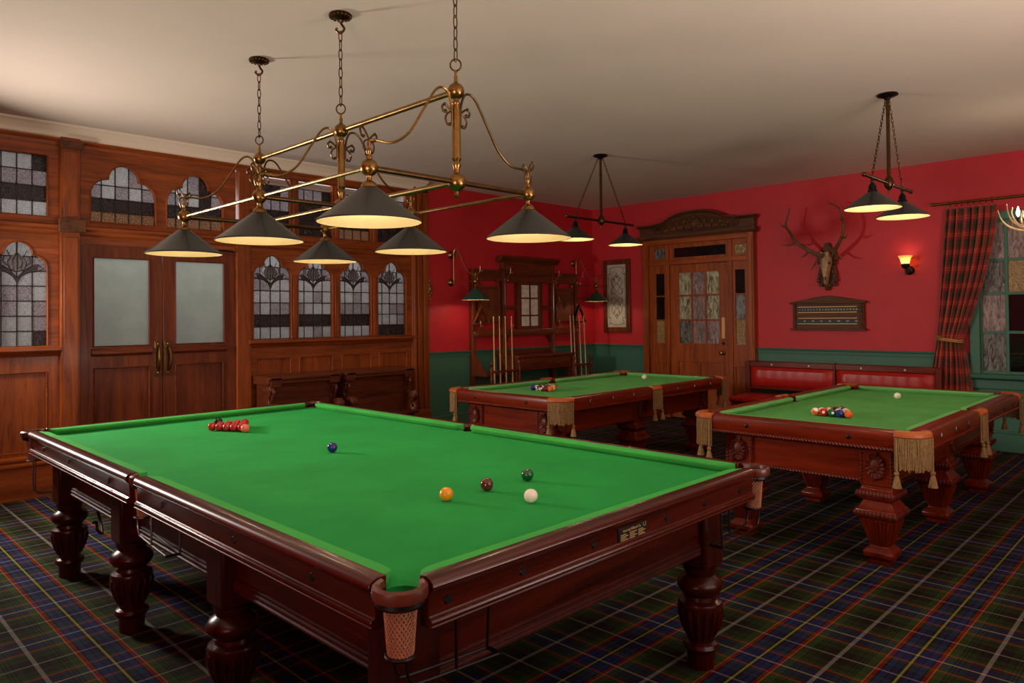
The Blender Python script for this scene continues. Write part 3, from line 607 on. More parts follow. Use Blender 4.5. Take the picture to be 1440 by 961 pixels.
# ================================================================== pool tables
CARV = wood('carved_mahogany', S(56, 14, 6), S(108, 38, 17), 'z', .48, 0)
PHX, PHY, PZ = 1.425, .74, .835
def pool_table():
    t = thing('pool_table', (0, 0, 0), 'x', 'pool table', 'antique pool tables')
    wi = .115; cx, cy = PHX-wi, PHY-wi; zb_ = PZ-.038
    poly = []
    def cc(sx, sy, a0, a1, r=.075): return [(sx*cx+r*math.cos(math.radians(a0+(a1-a0)*i/8)), sy*cy+r*math.sin(math.radians(a0+(a1-a0)*i/8))) for i in range(9)]
    cl = lambda l: [(max(-cx, min(cx, x)), max(-cy, min(cy, y))) for x, y in l]
    mid = lambda s: [(-s*.06*math.cos(math.radians(a))*1.0, s*(cy+.01-.058*math.sin(math.radians(a)))) for a in range(10, 171, 20)]
    poly = cl(cc(1,-1,180,90))+cl(cc(1,1,-90,-180))+[(x, y) for x, y in mid(1)][::-1]+cl(cc(-1,1,0,-90))+cl(cc(-1,-1,90,0))+[(x, y) for x, y in mid(-1)][::-1]
    MB().prism(poly, 'xy', zb_-.02, zb_).build('bed_cloth', BAIZE2, t, smooth=False)
    bx(-1.22, 1.22, -.53, .53, .56, zb_-.021).build('slate_bed', PMX, t)
    rp = [(-wi,.77),(-wi,PZ),(-wi*.5,PZ+.004),(-.03,PZ+.003),(-.012,PZ-.006),(-.004,PZ-.03),(-.008,PZ-.075),(-.016,PZ-.098),(-.05,PZ-.105),(-.10,PZ-.105)]
    def seg(a0, a1, pl, mat): return loft(MB(), [[pl(a, o, z) for o, z in rp] for a in (a0, a1)]).build('wooden_rail', mat, t, bev=.002)
    def rope(pts0, pts1, name='rope_moulding', r=.0085):
        a, b = Vector(pts0), Vector(pts1); d = (b-a); n = int(d.length/.021); d.normalize(); side = Vector((-d.y, d.x, 0)) if abs(d.z) < .5 else Vector((0,0,0)); m = MB()
        up = Vector((0,0,1)) if abs(d.z) < .5 else Vector((.7,.7,0))
        for i in range(n):
            c = a+d*(i+.5)*((b-a).length/n); m.tube([c-d*.010-up*.008, c-d*.003-up*.002, c+d*.003+up*.002, c+d*.010+up*.008], [.003, r, r, .003], 5)
        return m.build(name, PMZ, t)
    for s in (-1, 1):
        seg(-PHY+.15, PHY-.15, lambda a, o, z, s=s: (s*(PHX+o), a, z), PMY)
        rope((s*(PHX-.012), -PHY+.12, PZ-.104), (s*(PHX-.012), PHY-.12, PZ-.104))
        pl = lambda a, o, z, s=s: (s*(cx-o), a, z)
        cushion(-cy+.075, cy-.075, .05, PZ+.001, zb_+.001, pl, 1, 1, .05).build('cushion', BAIZEP, t)
        for u in (-1, 1):
            seg(u*.07, u*(PHX-.15), lambda a, o, z, s=s: (a, s*(PHY+o), z), PMX)
            rope((u*.07, s*(PHY-.012), PZ-.104), (u*(PHX-.12), s*(PHY-.012), PZ-.104))
            pl = lambda a, o, z, s=s, u=u: (u*a, s*(cy-o), z)
            cushion(.055, cx-.075, .05, PZ+.001, zb_+.001, pl, 1, 1, .05).build('cushion', BAIZEP, t)
            for k in (.3, .62, .95): MB().ball((u*k+u*.08, s*(PHY-.005), PZ-.052), .016, (.8, .35, 1.7), 8, 6).build('rail_rosette', STEEL, t)
        for k in (-.33, .33): MB().ball((s*(PHX-.005), k, PZ-.052), .015, (.35, 1, 1), 10, 6).build('rail_rosette', BLACKM, t)
    # apron between the leg blocks
    ax, ay = 1.27, .50
    for s in (-1, 1):
        bx(s*ax-.02, s*ax+.02, -ay, ay, .51, .735).build('apron', PMY, t, bev=.003); rope((s*(ax+.022), -ay+.1, .505), (s*(ax+.022), ay-.1, .505))
        bx(-ax, ax, s*ay-.02, s*ay+.02, .51, .735).build('apron', PMX, t, bev=.003)
        for u in (-1, 1): rope((u*.1, s*(ay+.022), .505), (u*(ax-.1), s*(ay+.022), .505))
    for sx in (-1, 0, 1):
        for sy in (-1, 1):
            lx, ly = sx*1.215, sy*.445
            lg = MB().sq([(.062,0),(.062,.03),(.085,.045),(.088,.075),(.07,.095),(.055,.105),(.055,.115),(.10,.28),(.116,.29),(.118,.335),(.105,.345),(.078,.39),(.098,.398),(.108,.415),(.106,.445),(.09,.458),(.088,.48)], (lx, ly, 0)).build('leg', PMZ, t, bev=.006, ang=.4)
            bk = bx(lx-.092, lx+.092, ly-.092, ly+.092, .48, .735).build('leg_block', PMZ, lg, bev=.004)
            m = MB()
            for (nx, ny) in ((1,0),(-1,0),(0,1),(0,-1)):
                for k in range(-3, 4):
                    q = k/3.6; m.tube([(lx+nx*(.057)+ny*q*.046, ly+ny*.057+nx*q*.046, .12), (lx+nx*.099+ny*q*.085, ly+ny*.099+nx*q*.085, .272)], [.005, .0095], 5)
            m.build('fluting', PMZ, lg)
            m = MB()
            for zc, hw in ((.312, .119), (.43, .108)):
                for (nx, ny) in ((1,0),(-1,0),(0,1),(0,-1)):
                    for k in range(-5, 6):
                        q = k/5.2*hw; m.ball((lx+nx*hw+ny*q, ly+ny*hw+nx*q, zc), .014, (.55+.4*abs(ny), .55+.4*abs(nx), 1.35), 6, 4)
            m.build('leaf_carving', CARV, lg)['kind'] = 'stuff'
            m = MB()
            for (nx, ny) in (((sx or 1) and sx, 0), (0, sy)):
                if nx == 0 and ny == 0: continue
                f = lambda a, z, d, nx=nx, ny=ny: (lx+nx*(.092+d)+ny*a, ly+ny*(.092+d)+nx*a, z)
                th = lambda d, w_: (d if nx else w_, d if ny else w_)
                for a, z, r, sc in ((0,.605,.034,(.55,1,1.25)),(0,.598,.011,(1.6,1,1.6)),(0,.582,.012,(1.7,1.4,.8)),(-.017,.618,.008,(1.2,1.5,.6)),(.017,.618,.008,(1.2,1.5,.6)),(-.013,.57,.011,(1.3,1.1,1)),(.013,.57,.011,(1.3,1.1,1)),(0,.55,.013,(.9,1.2,.6)),(-.036,.642,.012,(.8,1,1.2)),(.036,.642,.012,(.8,1,1.2))):
                    s_ = (sc[0], sc[1], sc[2]) if nx else (sc[1], sc[0], sc[2]); m.ball(f(a, z, .006), r, s_, 8, 6)
                for k in range(16):
                    an = 2*PI*k/16+.2; ca, sa = math.cos(an), math.sin(an); r2 = .054+.010*(k % 2)
                    m.tube([f(.03*ca, .60+.042*sa, .004), f(.052*ca-.008*sa, .60+.07*sa+.008*ca, .012), f(r2*ca*.95, .60+r2*1.35*sa, .002)], [.011, .012, .006], 5)
                for a in (-.085, .085):
                    for k in range(11): m.ball(f(a, .495+k*.0225, .002), .0085, (1,1,1), 5, 4)
            if m.v: m.build('lion_mask', CARV, bk)
    # leather pockets with fringe and tassels
    def pocket(pts, nrm, tas):
        """pts: plan polyline of the leather front edge"""
        secs = []
        for p, n in zip(pts, nrm):
            secs.append([(p[0]+n[0]*o, p[1]+n[1]*o, z) for o, z in ((-.05,PZ-.03),(-.055,PZ+.004),(-.035,PZ+.012),(-.012,PZ+.008),(.004,PZ-.006),(.004,PZ-.022),(-.01,PZ-.034))])
        lp = loft(MB(), secs).build('leather_pocket', TAN, t)
        m = MB(); L = [0]
        for i in range(1, len(pts)): L.append(L[-1]+(Vector(pts[i])-Vector(pts[i-1])).length)
        def at(s_):
            for i in range(1, len(pts)):
                if s_ <= L[i]+1e-9:
                    f = (s_-L[i-1])/(L[i]-L[i-1]); return tuple(pts[i-1][k]*(1-f)+pts[i][k]*f-nrm[i][k]*.006 for k in (0, 1))
            return pts[-1]
        n = max(10, int(L[-1]/.0085)); rr = random.Random(5)
        for i in range(n):
            x, y = at(L[-1]*(i+.5)/n); j = rr.uniform(-.002, .002); ln = .185+rr.uniform(-.008, .008)
            m.tube([(x, y, PZ-.03), (x+j, y-j, PZ-.10), (x-j, y+j, PZ-.03-ln)], .0042, 5)
        fr = m.build('fringe', FRINGE, lp); fr['kind'] = 'stuff'
        for f in tas:
            x, y = at(L[-1]*f); nn = nrm[0] if f < .5 else nrm[-1]; x += nn[0]*.008; y += nn[1]*.008
            MB().tube([(x, y, PZ-.03), (x, y, PZ-.225)], .006, 6).lathe([(.002,PZ-.222),(.012,PZ-.226),(.015,PZ-.238),(.009,PZ-.248),(.013,PZ-.256),(.02,PZ-.285),(.026,PZ-.318),(.002,PZ-.318)], (x, y, 0), 12).build('tassel', FRINGE, lp)
    for sx in (-1, 1):
        for sy in (-1, 1):
            P = []; N = []
            cxx, cyy, r = sx*(PHX-.15), sy*(PHY-.15), .15
            base = [(PHX+.004, PHY-.155), (PHX+.012, PHY-.12), (PHX+.006, PHY-.075), (PHX-.012, PHY-.04), (PHX-.04, PHY-.012), (PHX-.075, PHY+.006), (PHX-.12, PHY+.012), (PHX-.155, PHY+.004)]
            nb = [(1,0),(.98,.17),(.92,.38),(.8,.6),(.6,.8),(.38,.92),(.17,.98),(0,1)]
            pocket([(sx*a, sy*b) for a, b in base], [(sx*a, sy*b) for a, b in nb], (.06, .94))
    for sy in (-1, 1):
        base = [(-.075, PHY+.002), (-.06, PHY+.012), (-.03, PHY+.018), (0, PHY+.02), (.03, PHY+.018), (.06, PHY+.012), (.075, PHY+.002)]
        pocket([(a, sy*b) for a, b in base], [(0, sy)]*7, (.08, .92))
    return t
pt = pool_table(); pt.location = (5.985, 4.67, 0); pt['label'] = 'fringed antique pool table beside the cue stand and panelled door'
pt2 = copy_tree(pt); pt2.location = (5.975, 1.968, 0); pt2['label'] = 'fringed antique pool table in front of the red leather bench'

# ================================================================== pool balls
RP = .0286
def poolmat(name, col, stripe):
    t = NT(name); tc = t.n('ShaderNodeTexCoord'); sp = t.n('ShaderNodeSeparateXYZ'); t.l(tc.outputs['Object'], sp.inputs[0])
    W_ = S(238, 230, 210)
    spot = t.math('GREATER_THAN', t.math('ABSOLUTE', sp.outputs[0]), RP*.94)
    if stripe:
        band = t.math('LESS_THAN', t.math('ABSOLUTE', sp.outputs[2]), RP*.52); c = t.mix(band, W_, col)
    else: c = col
    c = t.mix(spot, c, W_); t.set(Base_Color=c, Roughness=.08); t.b.inputs['Coat Weight'].default_value = .4
    return t.m
PC = [('yellow', S(226,170,30)), ('blue', S(24,44,128)), ('red', S(196,26,24)), ('purple', S(56,36,104)), ('orange', S(228,104,30)), ('green', S(14,96,60)), ('maroon', S(110,18,26))]
PB = {}
for nm, col in PC:
    PB[nm] = ballmesh('solid_'+nm, poolmat('pool_resin_'+nm, col, False), RP); PB[nm+' striped'] = ballmesh('stripe_'+nm, poolmat('pool_resin_striped_'+nm, col, True), RP)
PB['black'] = ballmesh('solid_black', poolmat('pool_resin_black', S(16,14,16), False), RP); PB['white'] = ballmesh('solid_white', resin('pool_resin_white', S(240,236,214)), RP)
pzb = PZ-.038+RP+.0005
def rack(x, y, order, tail):
    i = 0; rr = random.Random(11)
    for r in range(5):
        for c in range(5-r):
            nm = order[i]; i += 1
            put(PB[nm], 'pool_ball', (x+r*RP*1.745, y+(4-r-2*c)*RP*1.01, pzb), '%s pool ball in the rack on the %s' % (nm, tail), 'ball', 'racked pool balls on the '+tail, (rr.uniform(0,6), rr.uniform(0,6), rr.uniform(0,6)))
rack(5.235, 1.995, ['orange striped','red','green','blue','orange','red striped','purple striped','blue striped','yellow striped','yellow','black','green striped','maroon','purple','maroon striped'], 'pool table before the bench')
rack(5.245, 4.775, ['blue','purple striped','maroon striped','maroon','orange','black','blue striped','red','yellow striped','green','purple','yellow','red striped','orange striped','green striped'], 'pool table by the cue stand')
put(PB['white'], 'pool_ball', (6.656, 1.989, pzb), 'white cue ball on the pool table before the bench'); put(PB['white'], 'pool_ball', (6.933, 4.729, pzb), 'white cue ball on the pool table by the cue stand')

# ================================================================== hanging lamps
BULB = emit('warm_bulb', (1, .72, .38, 1), 5)
def point(parent, loc, power, rad=.03, col=(1, .84, .64), name='bulb_light'):
    l = bpy.data.lights.new(name, 'POINT'); l.energy = power; l.shadow_soft_size = rad; l.color = col
    o = bpy.data.objects.new(name, l); link(o, parent); o.location = Vector(loc)-ORG[root_of(parent).name]; return o
def shade(par, c, r, h, top, out_mat, power, n=40, cr=None):
    """cone shade: c = centre of the rim, top = apex radius"""
    x, y, z = c
    sh = MB().lathe([(r-.002, z-.001), (r+.001, z+.002), (r, z+.006), (top+.004, z+h), (top, z+h+.004), (.012, z+h+.004), (.012, z+h-.001), (top-.003, z+h-.002), (r-.004, z+.005)], (x, y, 0), n, cap=False).build('lamp_shade', out_mat, par)
    MB().lathe([(r-.0025, z+.0005), (r-.006, z+.006), (top-.004, z+h-.005), (.014, z+h-.004)], (x, y, 0), n, cap=False).build('shade_lining', SHADEI, sh)
    MB().lathe([(.014, z+h-.005), (.016, z+h-.03), (.014, z+h-.034)], (x, y, 0), 14).build('bulb_socket', DBRASS, sh)
    MB().ball((x, y, z+h-.052), .022, (1,1,1.15), 14, 10).build('bulb', BULB, sh)
    point(par, (x, y, z+h-.085), power)
    return sh
def chain(m, a, b, pitch=.034, r=.0024, wl_=.009, ll=.022):
    a, b = Vector(a), Vector(b); d = b-a; n = max(2, int(round(d.length/pitch))); d.normalize()
    u = Vector((0,0,1)).cross(d) if abs(d.z) < .95 else Vector((1,0,0)).cross(d); u.normalize(); v = d.cross(u); step = (b-a).length/n
    for i in range(n):
        c = a+d*step*(i+.5); w_ = u if i % 2 else v; pts = []
        for k in range(10):
            t = 2*PI*k/10; pts.append(c+d*(math.cos(t)*ll)+w_*(math.copysign(abs(math.sin(t))**.6, math.sin(t))*wl_))
        m.tube(pts, r, 5, closed=True)
    return m
def scroll(m, base, up, side, s=1., r=.006):
    b, up, side = Vector(base), Vector(up), Vector(side); P = lambda a, c: b+side*a*s+up*c*s
    m.tube(smoothpts([P(0,0), P(.025,.02), P(.05,.03), P(.07,.015), P(.062,-.012), P(.045,-.008)]), [r*.9]*26, 6); m.ball(P(.045,-.008), r*1.6, nu=8, nv=6)
    m.tube(smoothpts([P(.0,0), P(.03,-.02), P(.045,-.05), P(.03,-.085), P(.012,-.08)]), [r*.8]*21, 6); m.ball(P(.012,-.08), r*1.5, nu=8, nv=6)
    m.ball(P(.052,.032), r*1.3, nu=8, nv=6)
def BALLP(r, z): return [(r*math.sin(a), z+r*math.cos(a)) for a in [.35+(PI-.7)*i/10 for i in range(11)]]
LX, LYS, ZT_, ZBl = 2.257, (2.585, 3.585, 4.585), 2.605, 2.172
sl = thing('snooker_light', (LX, LYS[1], HC), 'long brass snooker light with six black cone shades on chains', 'ceiling lamp')
MB().tube([(LX, LYS[0], ZT_), (LX, LYS[2], ZT_)], .014, 12).build('top_bar', BRASS, sl)
MB().tube([(LX, LYS[0], ZBl), (LX, LYS[2], ZBl)], .014, 12).build('lower_bar', BRASS, sl)
for sx in (-1, 1): MB().tube([(LX+sx*.493, LYS[0], ZBl), (LX+sx*.493, LYS[2], ZBl)], .009, 10).build('side_bar', BRASS, sl)
for i, y in enumerate(LYS):
    ro = MB().lathe([(.001,HC),(.062,HC),(.066,HC-.008),(.052,HC-.018),(.03,HC-.026),(.012,HC-.034),(.006,HC-.05)], (LX, y, 0), 28)
    for k in range(16): ro.ball((LX+.056*math.cos(2*PI*k/16), y+.056*math.sin(2*PI*k/16), HC-.014), .01, nu=8, nv=5)
    ro.tube(smoothpts([(LX, y, HC-.04), (LX+.006, y-.006, HC-.06), (LX+.016, y-.016, HC-.085), (LX, y, HC-.108), (LX-.016, y+.016, HC-.092), (LX-.012, y+.012, HC-.078)]), .007, 8)
    ro.build('ceiling_rose', DBRASS, sl)
    chain(MB(), (LX, y, HC-.10), (LX, y, ZT_+.145), .054, .003, .0105, .032).build('chain', DBRASS, sl)
    MB().tube([(LX+.026*math.sin(2*PI*k/20)*.7, y-.026*math.sin(2*PI*k/20)*.7, ZT_+.125+.028*math.cos(2*PI*k/20)) for k in range(20)], .0042, 6, closed=True).build('suspension_ring', DBRASS, sl)
    MB().lathe([(.005,ZT_+.10),(.008,ZT_+.09),(.005,ZT_+.08),(.01,ZT_+.065),(.008,ZT_+.05),*BALLP(.040, ZT_),(.014,ZT_-.045),(.02,ZT_-.06),(.016,ZT_-.07),(.021,ZT_-.10),(.021,ZBl+.12),(.024,ZBl+.11),(.016,ZBl+.095),(.022,ZBl+.08),(.014,ZBl+.06),*BALLP(.045, ZBl),(.01,ZBl-.046),(.009,ZBl-.056),(.013,ZBl-.064),(.006,ZBl-.078),(.001,ZBl-.082)], (LX, y, 0), 26).build('stem', BRASS, sl)
    MB().tube([(LX-.493, y, ZBl), (LX+.493, y, ZBl)], .013, 12).build('cross_arm', DBRASS, sl)
    m = MB()
    for s in (-1, 1): scroll(m, (LX+s*.03, y, ZT_-.10), (0,0,1), (s,0,0), .8, .006)
    m.build('scroll_ornament', DBRASS, sl)
    for s in (-1, 1):
        MB().tube(smoothpts([(LX+s*.025, y, ZT_-.16), (LX+s*.03, y, ZT_-.07), (LX+s*.06, y, ZT_-.005), (LX+s*.12, y, ZT_-.015), (LX+s*.2, y, ZT_-.13), (LX+s*.28, y, ZT_-.245), (LX+s*.37, y, ZT_-.305), (LX+s*.46, y, ZT_-.31), (LX+s*.493, y, ZT_-.315)]), .0062, 8).build('swan_arm', BRASS if s < 0 else DBRASS, sl)
        xx = LX+s*.493; hb = MB().lathe([(.006,ZBl+.115),(.009,ZBl+.10),(.006,ZBl+.085),(.013,ZBl+.07),(.009,ZBl+.055),(.014,ZBl+.045),*BALLP(.038, ZBl),(.01,ZBl-.042),(.012,ZBl-.055),(.026,ZBl-.064),(.034,ZBl-.074),(.036,ZBl-.084),(.02,ZBl-.086)], (xx, y, 0), 24).build('lamp_holder', BRASS, sl)
        m = MB(); scroll(m, (xx, y, ZBl+.118), (0,0,1), (s*.7,-.0,.5), .9, .005); scroll(m, (xx, y, ZBl+.118), (0,0,1), (-s*.8,0,.2), .7, .005); m.build('scroll_finial', DBRASS, hb)
        shade(sl, (xx, y, 1.938), .222, .150, .03, SHADEO, 3.2)
def pendant(x, y, zb_, hl, offs, rim, r, lab):
    p = thing('pool_light', (x, y, HC), lab, 'ceiling lamp', 'two-shade pool lights')
    MB().lathe([(.001,HC),(.075,HC),(.078,HC-.012),(.06,HC-.02),(.03,HC-.03),(.016,HC-.05)], (x, y, 0), 26).build('ceiling_rose', BLACKM, p)
    MB().lathe([(.014,HC-.04),(.014,zb_+.06),(.02,zb_+.05),(.03,zb_+.04),(.036,zb_+.012),(.038,zb_),(.034,zb_-.02),(.02,zb_-.04),(.008,zb_-.05),(.011,zb_-.062),(.005,zb_-.078),(.001,zb_-.08)], (x, y, 0), 20).build('stem', DBRASS, p)
    MB().tube([(x-hl, y, zb_), (x-hl+.01, y, zb_), (x+hl-.01, y, zb_), (x+hl, y, zb_)], [.012,.014,.014,.012], 12).ball((x-hl, y, zb_), .018, nu=10, nv=8).ball((x+hl, y, zb_), .018, nu=10, nv=8).build('cross_bar', DBRASS, p)
    for i, o in enumerate(offs):
        chain(MB(), (x+math.copysign(.03, o), y, HC-.02), (x+o, y, zb_+.014), .034, .0026, .008, .021).build('chain', DBRASS, p)
        MB().lathe([(.01,zb_-.012),(.014,zb_-.03),(.01,zb_-.04),(.022,zb_-.055),(.03,zb_-.075),(.024,zb_-.085),(.034,zb_-.095),(.036,zb_-.105),(.02,zb_-.106)], (x+o, y, 0), 18).build('lamp_holder', BLACKM, p)
        shade(p, (x+o, y, rim), r, zb_-.106-rim-.004, .03, SHADEO, 4)
    return p
pendant(6.26, 4.80, 2.56, .58, (-.44, .44), 2.325, .192, 'black two-shade pool light near the corner, above the table by the cue stand')
pendant(6.205, 1.888, 2.56, .56, (-.385, .33), 2.322, .200, 'black two-shade pool light in front of the antlers and curtain')

# swing-arm wall lamps either side of the cue stand
def walllamp(x, xs, ys, lab, pw):
    y = YW; t = thing('wall_lamp', (x, y, 1.7), lab, 'wall lamp', 'brass wall lamps with green shades')
    for z in (2.37, 2.0):
        MB().lathe([(.001,-.0),(.05,-.0),(.054,-.008),(.046,-.018),(.03,-.026),(.016,-.034),(.012,-.06)], (x, y, z), 22, axis='y').build('wall_plate', BRASS, t)
    MB().tube([(x, y-.06, 2.40), (x, y-.06, 1.97)], .009, 10).ball((x, y-.06, 1.985), .018).ball((x, y-.06, 2.385), .018).build('pivot_rod', PALEBR, t)
    d = Vector((xs-x, ys-(y-.06), 0))
    MB().tube([(x, y-.06, 2.0), (xs, ys, 2.0)], .007, 8).build('swing_arm', PALEBR, t)
    q = lambda f, z: (x+d.x*f, y-.06+d.y*f, z)
    MB().tube(smoothpts([q(0,2.37), q(.05,2.43), q(.16,2.445), q(.3,2.36), q(.45,2.24), q(.65,2.14), q(.85,2.10), q(1,2.09)]), .0065, 8).build('swan_arm', PALEBR, t)
    m = MB(); dn = d.normalized(); scroll(m, q(.06, 2.39), (0,0,1), dn, .8, .005); scroll(m, (xs, ys, 2.10), (0,0,1), dn, .7, .005); scroll(m, (xs, ys, 2.10), (0,0,1), -dn, .7, .005); m.build('scroll_ornament', BRASS, t)
    MB().lathe([(.006,2.12),(.01,2.09),(.007,2.06),(.014,2.04),(.024,2.02),(.03,2.0),(.024,1.975),(.012,1.955),(.012,1.94),(.024,1.92),(.028,1.905),(.014,1.904)], (xs, ys, 0), 18).build('lamp_holder', BRASS, t)
    shade(t, (xs, ys, 1.755), .195, .146, .026, SHADEG, pw)
walllamp(6.36, 6.42, 7.0, 'brass wall lamp with green shade left of the cue stand', 2.2); walllamp(8.935, 8.985, 7.0, 'brass wall lamp with green shade by the framed glass corner', 2.2)

# sconce
sc = thing('wall_sconce', (XW, 2.655, 1.97), 'small bronze wall sconce with glowing flared glass shade', 'wall lamp')
MB().lathe([(.001,0),(.05,0),(.054,-.012),(.04,-.03),(.02,-.04)], (XW, 2.655, 2.03), 20, axis='x').build('back_plate', BLACKM, sc)
MB().tube(smoothpts([(XW-.03, 2.655, 2.03), (XW-.08, 2.66, 2.0), (XW-.125, 2.665, 2.01), (XW-.13, 2.666, 2.05)]), .011, 8).tube([(XW-.13, 2.666, 1.965), (XW-.13, 2.666, 2.05)], .008, 8).build('arm', DBRASS, sc)
MB().lathe([(.012,2.045),(.034,2.06),(.044,2.08),(.046,2.105),(.03,2.106)], (XW-.13, 2.666, 0), 20).build('shade_cup', BLACKM, sc)
gt = NT('lit_amber_glass'); gt.set(Base_Color=(.9,.7,.42,1), Roughness=.35); tr = gt.n('ShaderNodeBsdfTranslucent'); tr.inputs[0].default_value = (1,.78,.42,1); mx = gt.n('ShaderNodeMixShader'); mx.inputs[0].default_value = .75
gt.l(gt.b.outputs[0], mx.inputs[1]); gt.l(tr.outputs[0], mx.inputs[2]); gt.l(mx.outputs[0], gt.out.inputs[0])
MB().lathe([(.043,2.104),(.046,2.13),(.056,2.165),(.078,2.192),(.082,2.20),(.078,2.20),(.054,2.17),(.043,2.132),(.040,2.108)], (XW-.13, 2.666, 0), 28, cap=False).build('glass_shade', gt.m, sc)
MB().ball((XW-.13, 2.666, 2.135), .02, (1,1,1.3), 12, 8).build('bulb', emit('sconce_bulb', (1,.8,.45,1), 26), sc)
point(sc, (XW-.13, 2.666, 2.178), .35, .012)

# antler chandelier at the right picture edge
ac = thing('antler_chandelier', (7.5, 1.02, HC), 'antler chandelier with candle bulb at the right picture edge', 'ceiling lamp')
MB().lathe([(.001,HC),(.06,HC),(.062,HC-.015),(.03,HC-.03),(.01,HC-.045)], (7.5, 1.02, 0), 18).build('ceiling_rose', BLACKM, ac)
chain(MB(), (7.5, 1.02, HC-.03), (7.5, 1.02, 2.55), .045, .003, .01, .027).build('chain', BLACKM, ac)
MB().lathe([(.008,2.56),(.03,2.53),(.02,2.48),(.035,2.40),(.04,2.30),(.02,2.24),(.008,2.20)], (7.5, 1.02, 0), 16).build('hub', BLACKM, ac)
for k in range(6):
    a = 2*PI*k/6+2.05; cx_, cy_ = math.cos(a), math.sin(a); q = lambda r, z, da=0: (7.5+r*math.cos(a+da), 1.02+r*math.sin(a+da), z)
    an = MB().tube(smoothpts([q(.03,2.30), q(.12,2.235,.1), q(.22,2.23,.2), q(.32,2.27,.3), q(.38,2.34,.35), q(.405,2.43,.38)]), [.02]*6+[.018]*6+[.016]*6+[.014]*4+[.011]*3+[.004]*6 if False else [.02-.017*(i/25) for i in range(26)], 8)
    an.tube(smoothpts([q(.2,2.235,.18), q(.26,2.28,.05), q(.29,2.36,-.02), q(.28,2.42,-.05)]), [.014-.011*(i/15) for i in range(16)], 7); an.tube(smoothpts([q(.1,2.24,.08), q(.16,2.27,-.1), q(.2,2.34,-.2)]), [.013-.01*(i/10) for i in range(11)], 7)
    arm = an.build('antler', BONE, ac)
    c = q(.245, 0)
    MB().lathe([(.001,2.262),(.022,2.27),(.024,2.28),(.011,2.28),(.011,2.335),(.002,2.335)], (c[0], c[1], 0), 14).build('candle_tube', BLACKM, arm)
    MB().lathe([(.004,2.335),(.012,2.352),(.015,2.37),(.010,2.395),(.003,2.42),(.0005,2.424)], (c[0], c[1], 0), 14).build('candle_bulb', bpy.data.materials.get('candle_glow') or emit('candle_glow', (1,.84,.55,1), 9), arm)
    if k % 2 == 0: point(ac, (c[0], c[1], 2.46), 2.2, .02)
# ================================================================== cue stand against the back wall
hs = thing('hall_stand', (7.815, 7.38, 0), 'tall dark oak hall stand with mirror, drawers and cue racks', 'hall stand')
yb, yf_ = 7.415, 7.345
XO, XI = (6.71, 8.92), (7.30, 8.352)
for x in XO: bx(x-.028, x+.028, yf_, yb, 0, 2.185).build('outer_post', HSZ, hs, bev=.005)
for x in XI: bx(x-.03, x+.03, yf_-.01, yb, .0, 2.33).build('inner_post', HSZ, hs, bev=.005); 
for x in XI: MB().tube([(x, yf_-.015, .98), (x, yf_-.015, 2.06)], .012, 8).build('post_bead', HSZ, hs)
bx(XI[0]-.02, XI[1]+.02, yf_+.005, yb, 2.05, 2.33).build('top_panel', HSX, hs, bev=.004)
bx(XI[0]+.05, XI[1]-.05, yf_-.006, yf_+.005, 2.13, 2.28).build('raised_field', HSX, hs, bev=.006)
MB().prism([(yb,2.315),(7.335,2.315),(7.32,2.335),(7.30,2.345),(7.275,2.37),(7.265,2.378),(7.265,2.40),(yb,2.40)], 'yz', XI[0]-.10, XI[1]+.10).build('cornice', HSX, hs, bev=.002)
MB().prism([(yb,2.03),(7.33,2.03),(7.322,2.045),(7.322,2.06),(yb,2.06)], 'yz', XI[0]-.02, XI[1]+.02).build('top_rail', HSX, hs)
for a, b in ((XO[0], XI[0]), (XI[1], XO[1])):
    bx(a, b, yf_+.005, yb, 2.045, 2.18).build('side_rail', HSX, hs, bev=.004); bx(a-.03, b+.02, yf_-.02, yb, 2.165, 2.195).build('side_cornice', HSX, hs, bev=.004)
    bx(a+.0, b, yf_+.005, yb, 1.255, 1.36).build('side_rail', HSX, hs, bev=.004)
    px0, px1 = (a+.13, b-.10)
    MB().prism(rect(px0-.04, px1+.04, 1.44, 1.97), 'xz', yf_+.015, yb, [rect(px0, px1, 1.485, 1.925)]).build('panel_frame', HSX, hs, bev=.003)
    bx(px0-.005, px1+.005, yf_+.03, yb, 1.48, 1.93).build('carved_panel', wood('panel_amber_wood', S(84,36,14), S(132,66,28), 'z', .35, .3) if 'panel_amber_wood' not in bpy.data.materials else bpy.data.materials['panel_amber_wood'], hs, bev=.004)
    m = MB()
    for k in range(8):
        an = 2*PI*k/8; m.ball(((px0+px1)/2+.035*math.cos(an), yf_+.028, 1.70+.05*math.sin(an)), .018, (1,.4,1), 8, 5)
    m.ball(((px0+px1)/2, yf_+.026, 1.70), .022, (1,.5,1.4), 10, 6); m.build('carved_rosette', HSZ, hs)
    for z in (1.40, 2.01):
        for x in (px0+.02, px1-.02): MB().ball((x, yf_+.02, z), .016, nu=10, nv=7).lathe([(.008, 1.36 if z < 1.5 else 1.97), (.008, 1.44 if z < 1.5 else 2.045)], (x, yf_+.03, 0), 8).build('spindle', HSZ, hs)
MB().prism([(yb,1.25),(7.335,1.25),(7.325,1.27),(7.325,1.325),(7.335,1.345),(yb,1.345)], 'yz', XI[0]-.01, XI[1]+.01).build('middle_rail', HSX, hs)
MB().prism([(XI[0]+.03,1.25),(XI[0]+.12,1.25),(XI[0]+.07,1.20),(XI[0]+.03,1.13)], 'xz', yf_+.01, yb).prism([(XI[1]-.03,1.25),(XI[1]-.12,1.25),(XI[1]-.07,1.20),(XI[1]-.03,1.13)], 'xz', yf_+.01, yb).build('bracket', HSZ, hs)
for a, b in ((XI[0]+.03, 7.575), (8.09, XI[1]-.03)): bx(a, b, yf_+.01, yb, 1.64, 1.69).build('cross_rail', HSX, hs, bev=.004)
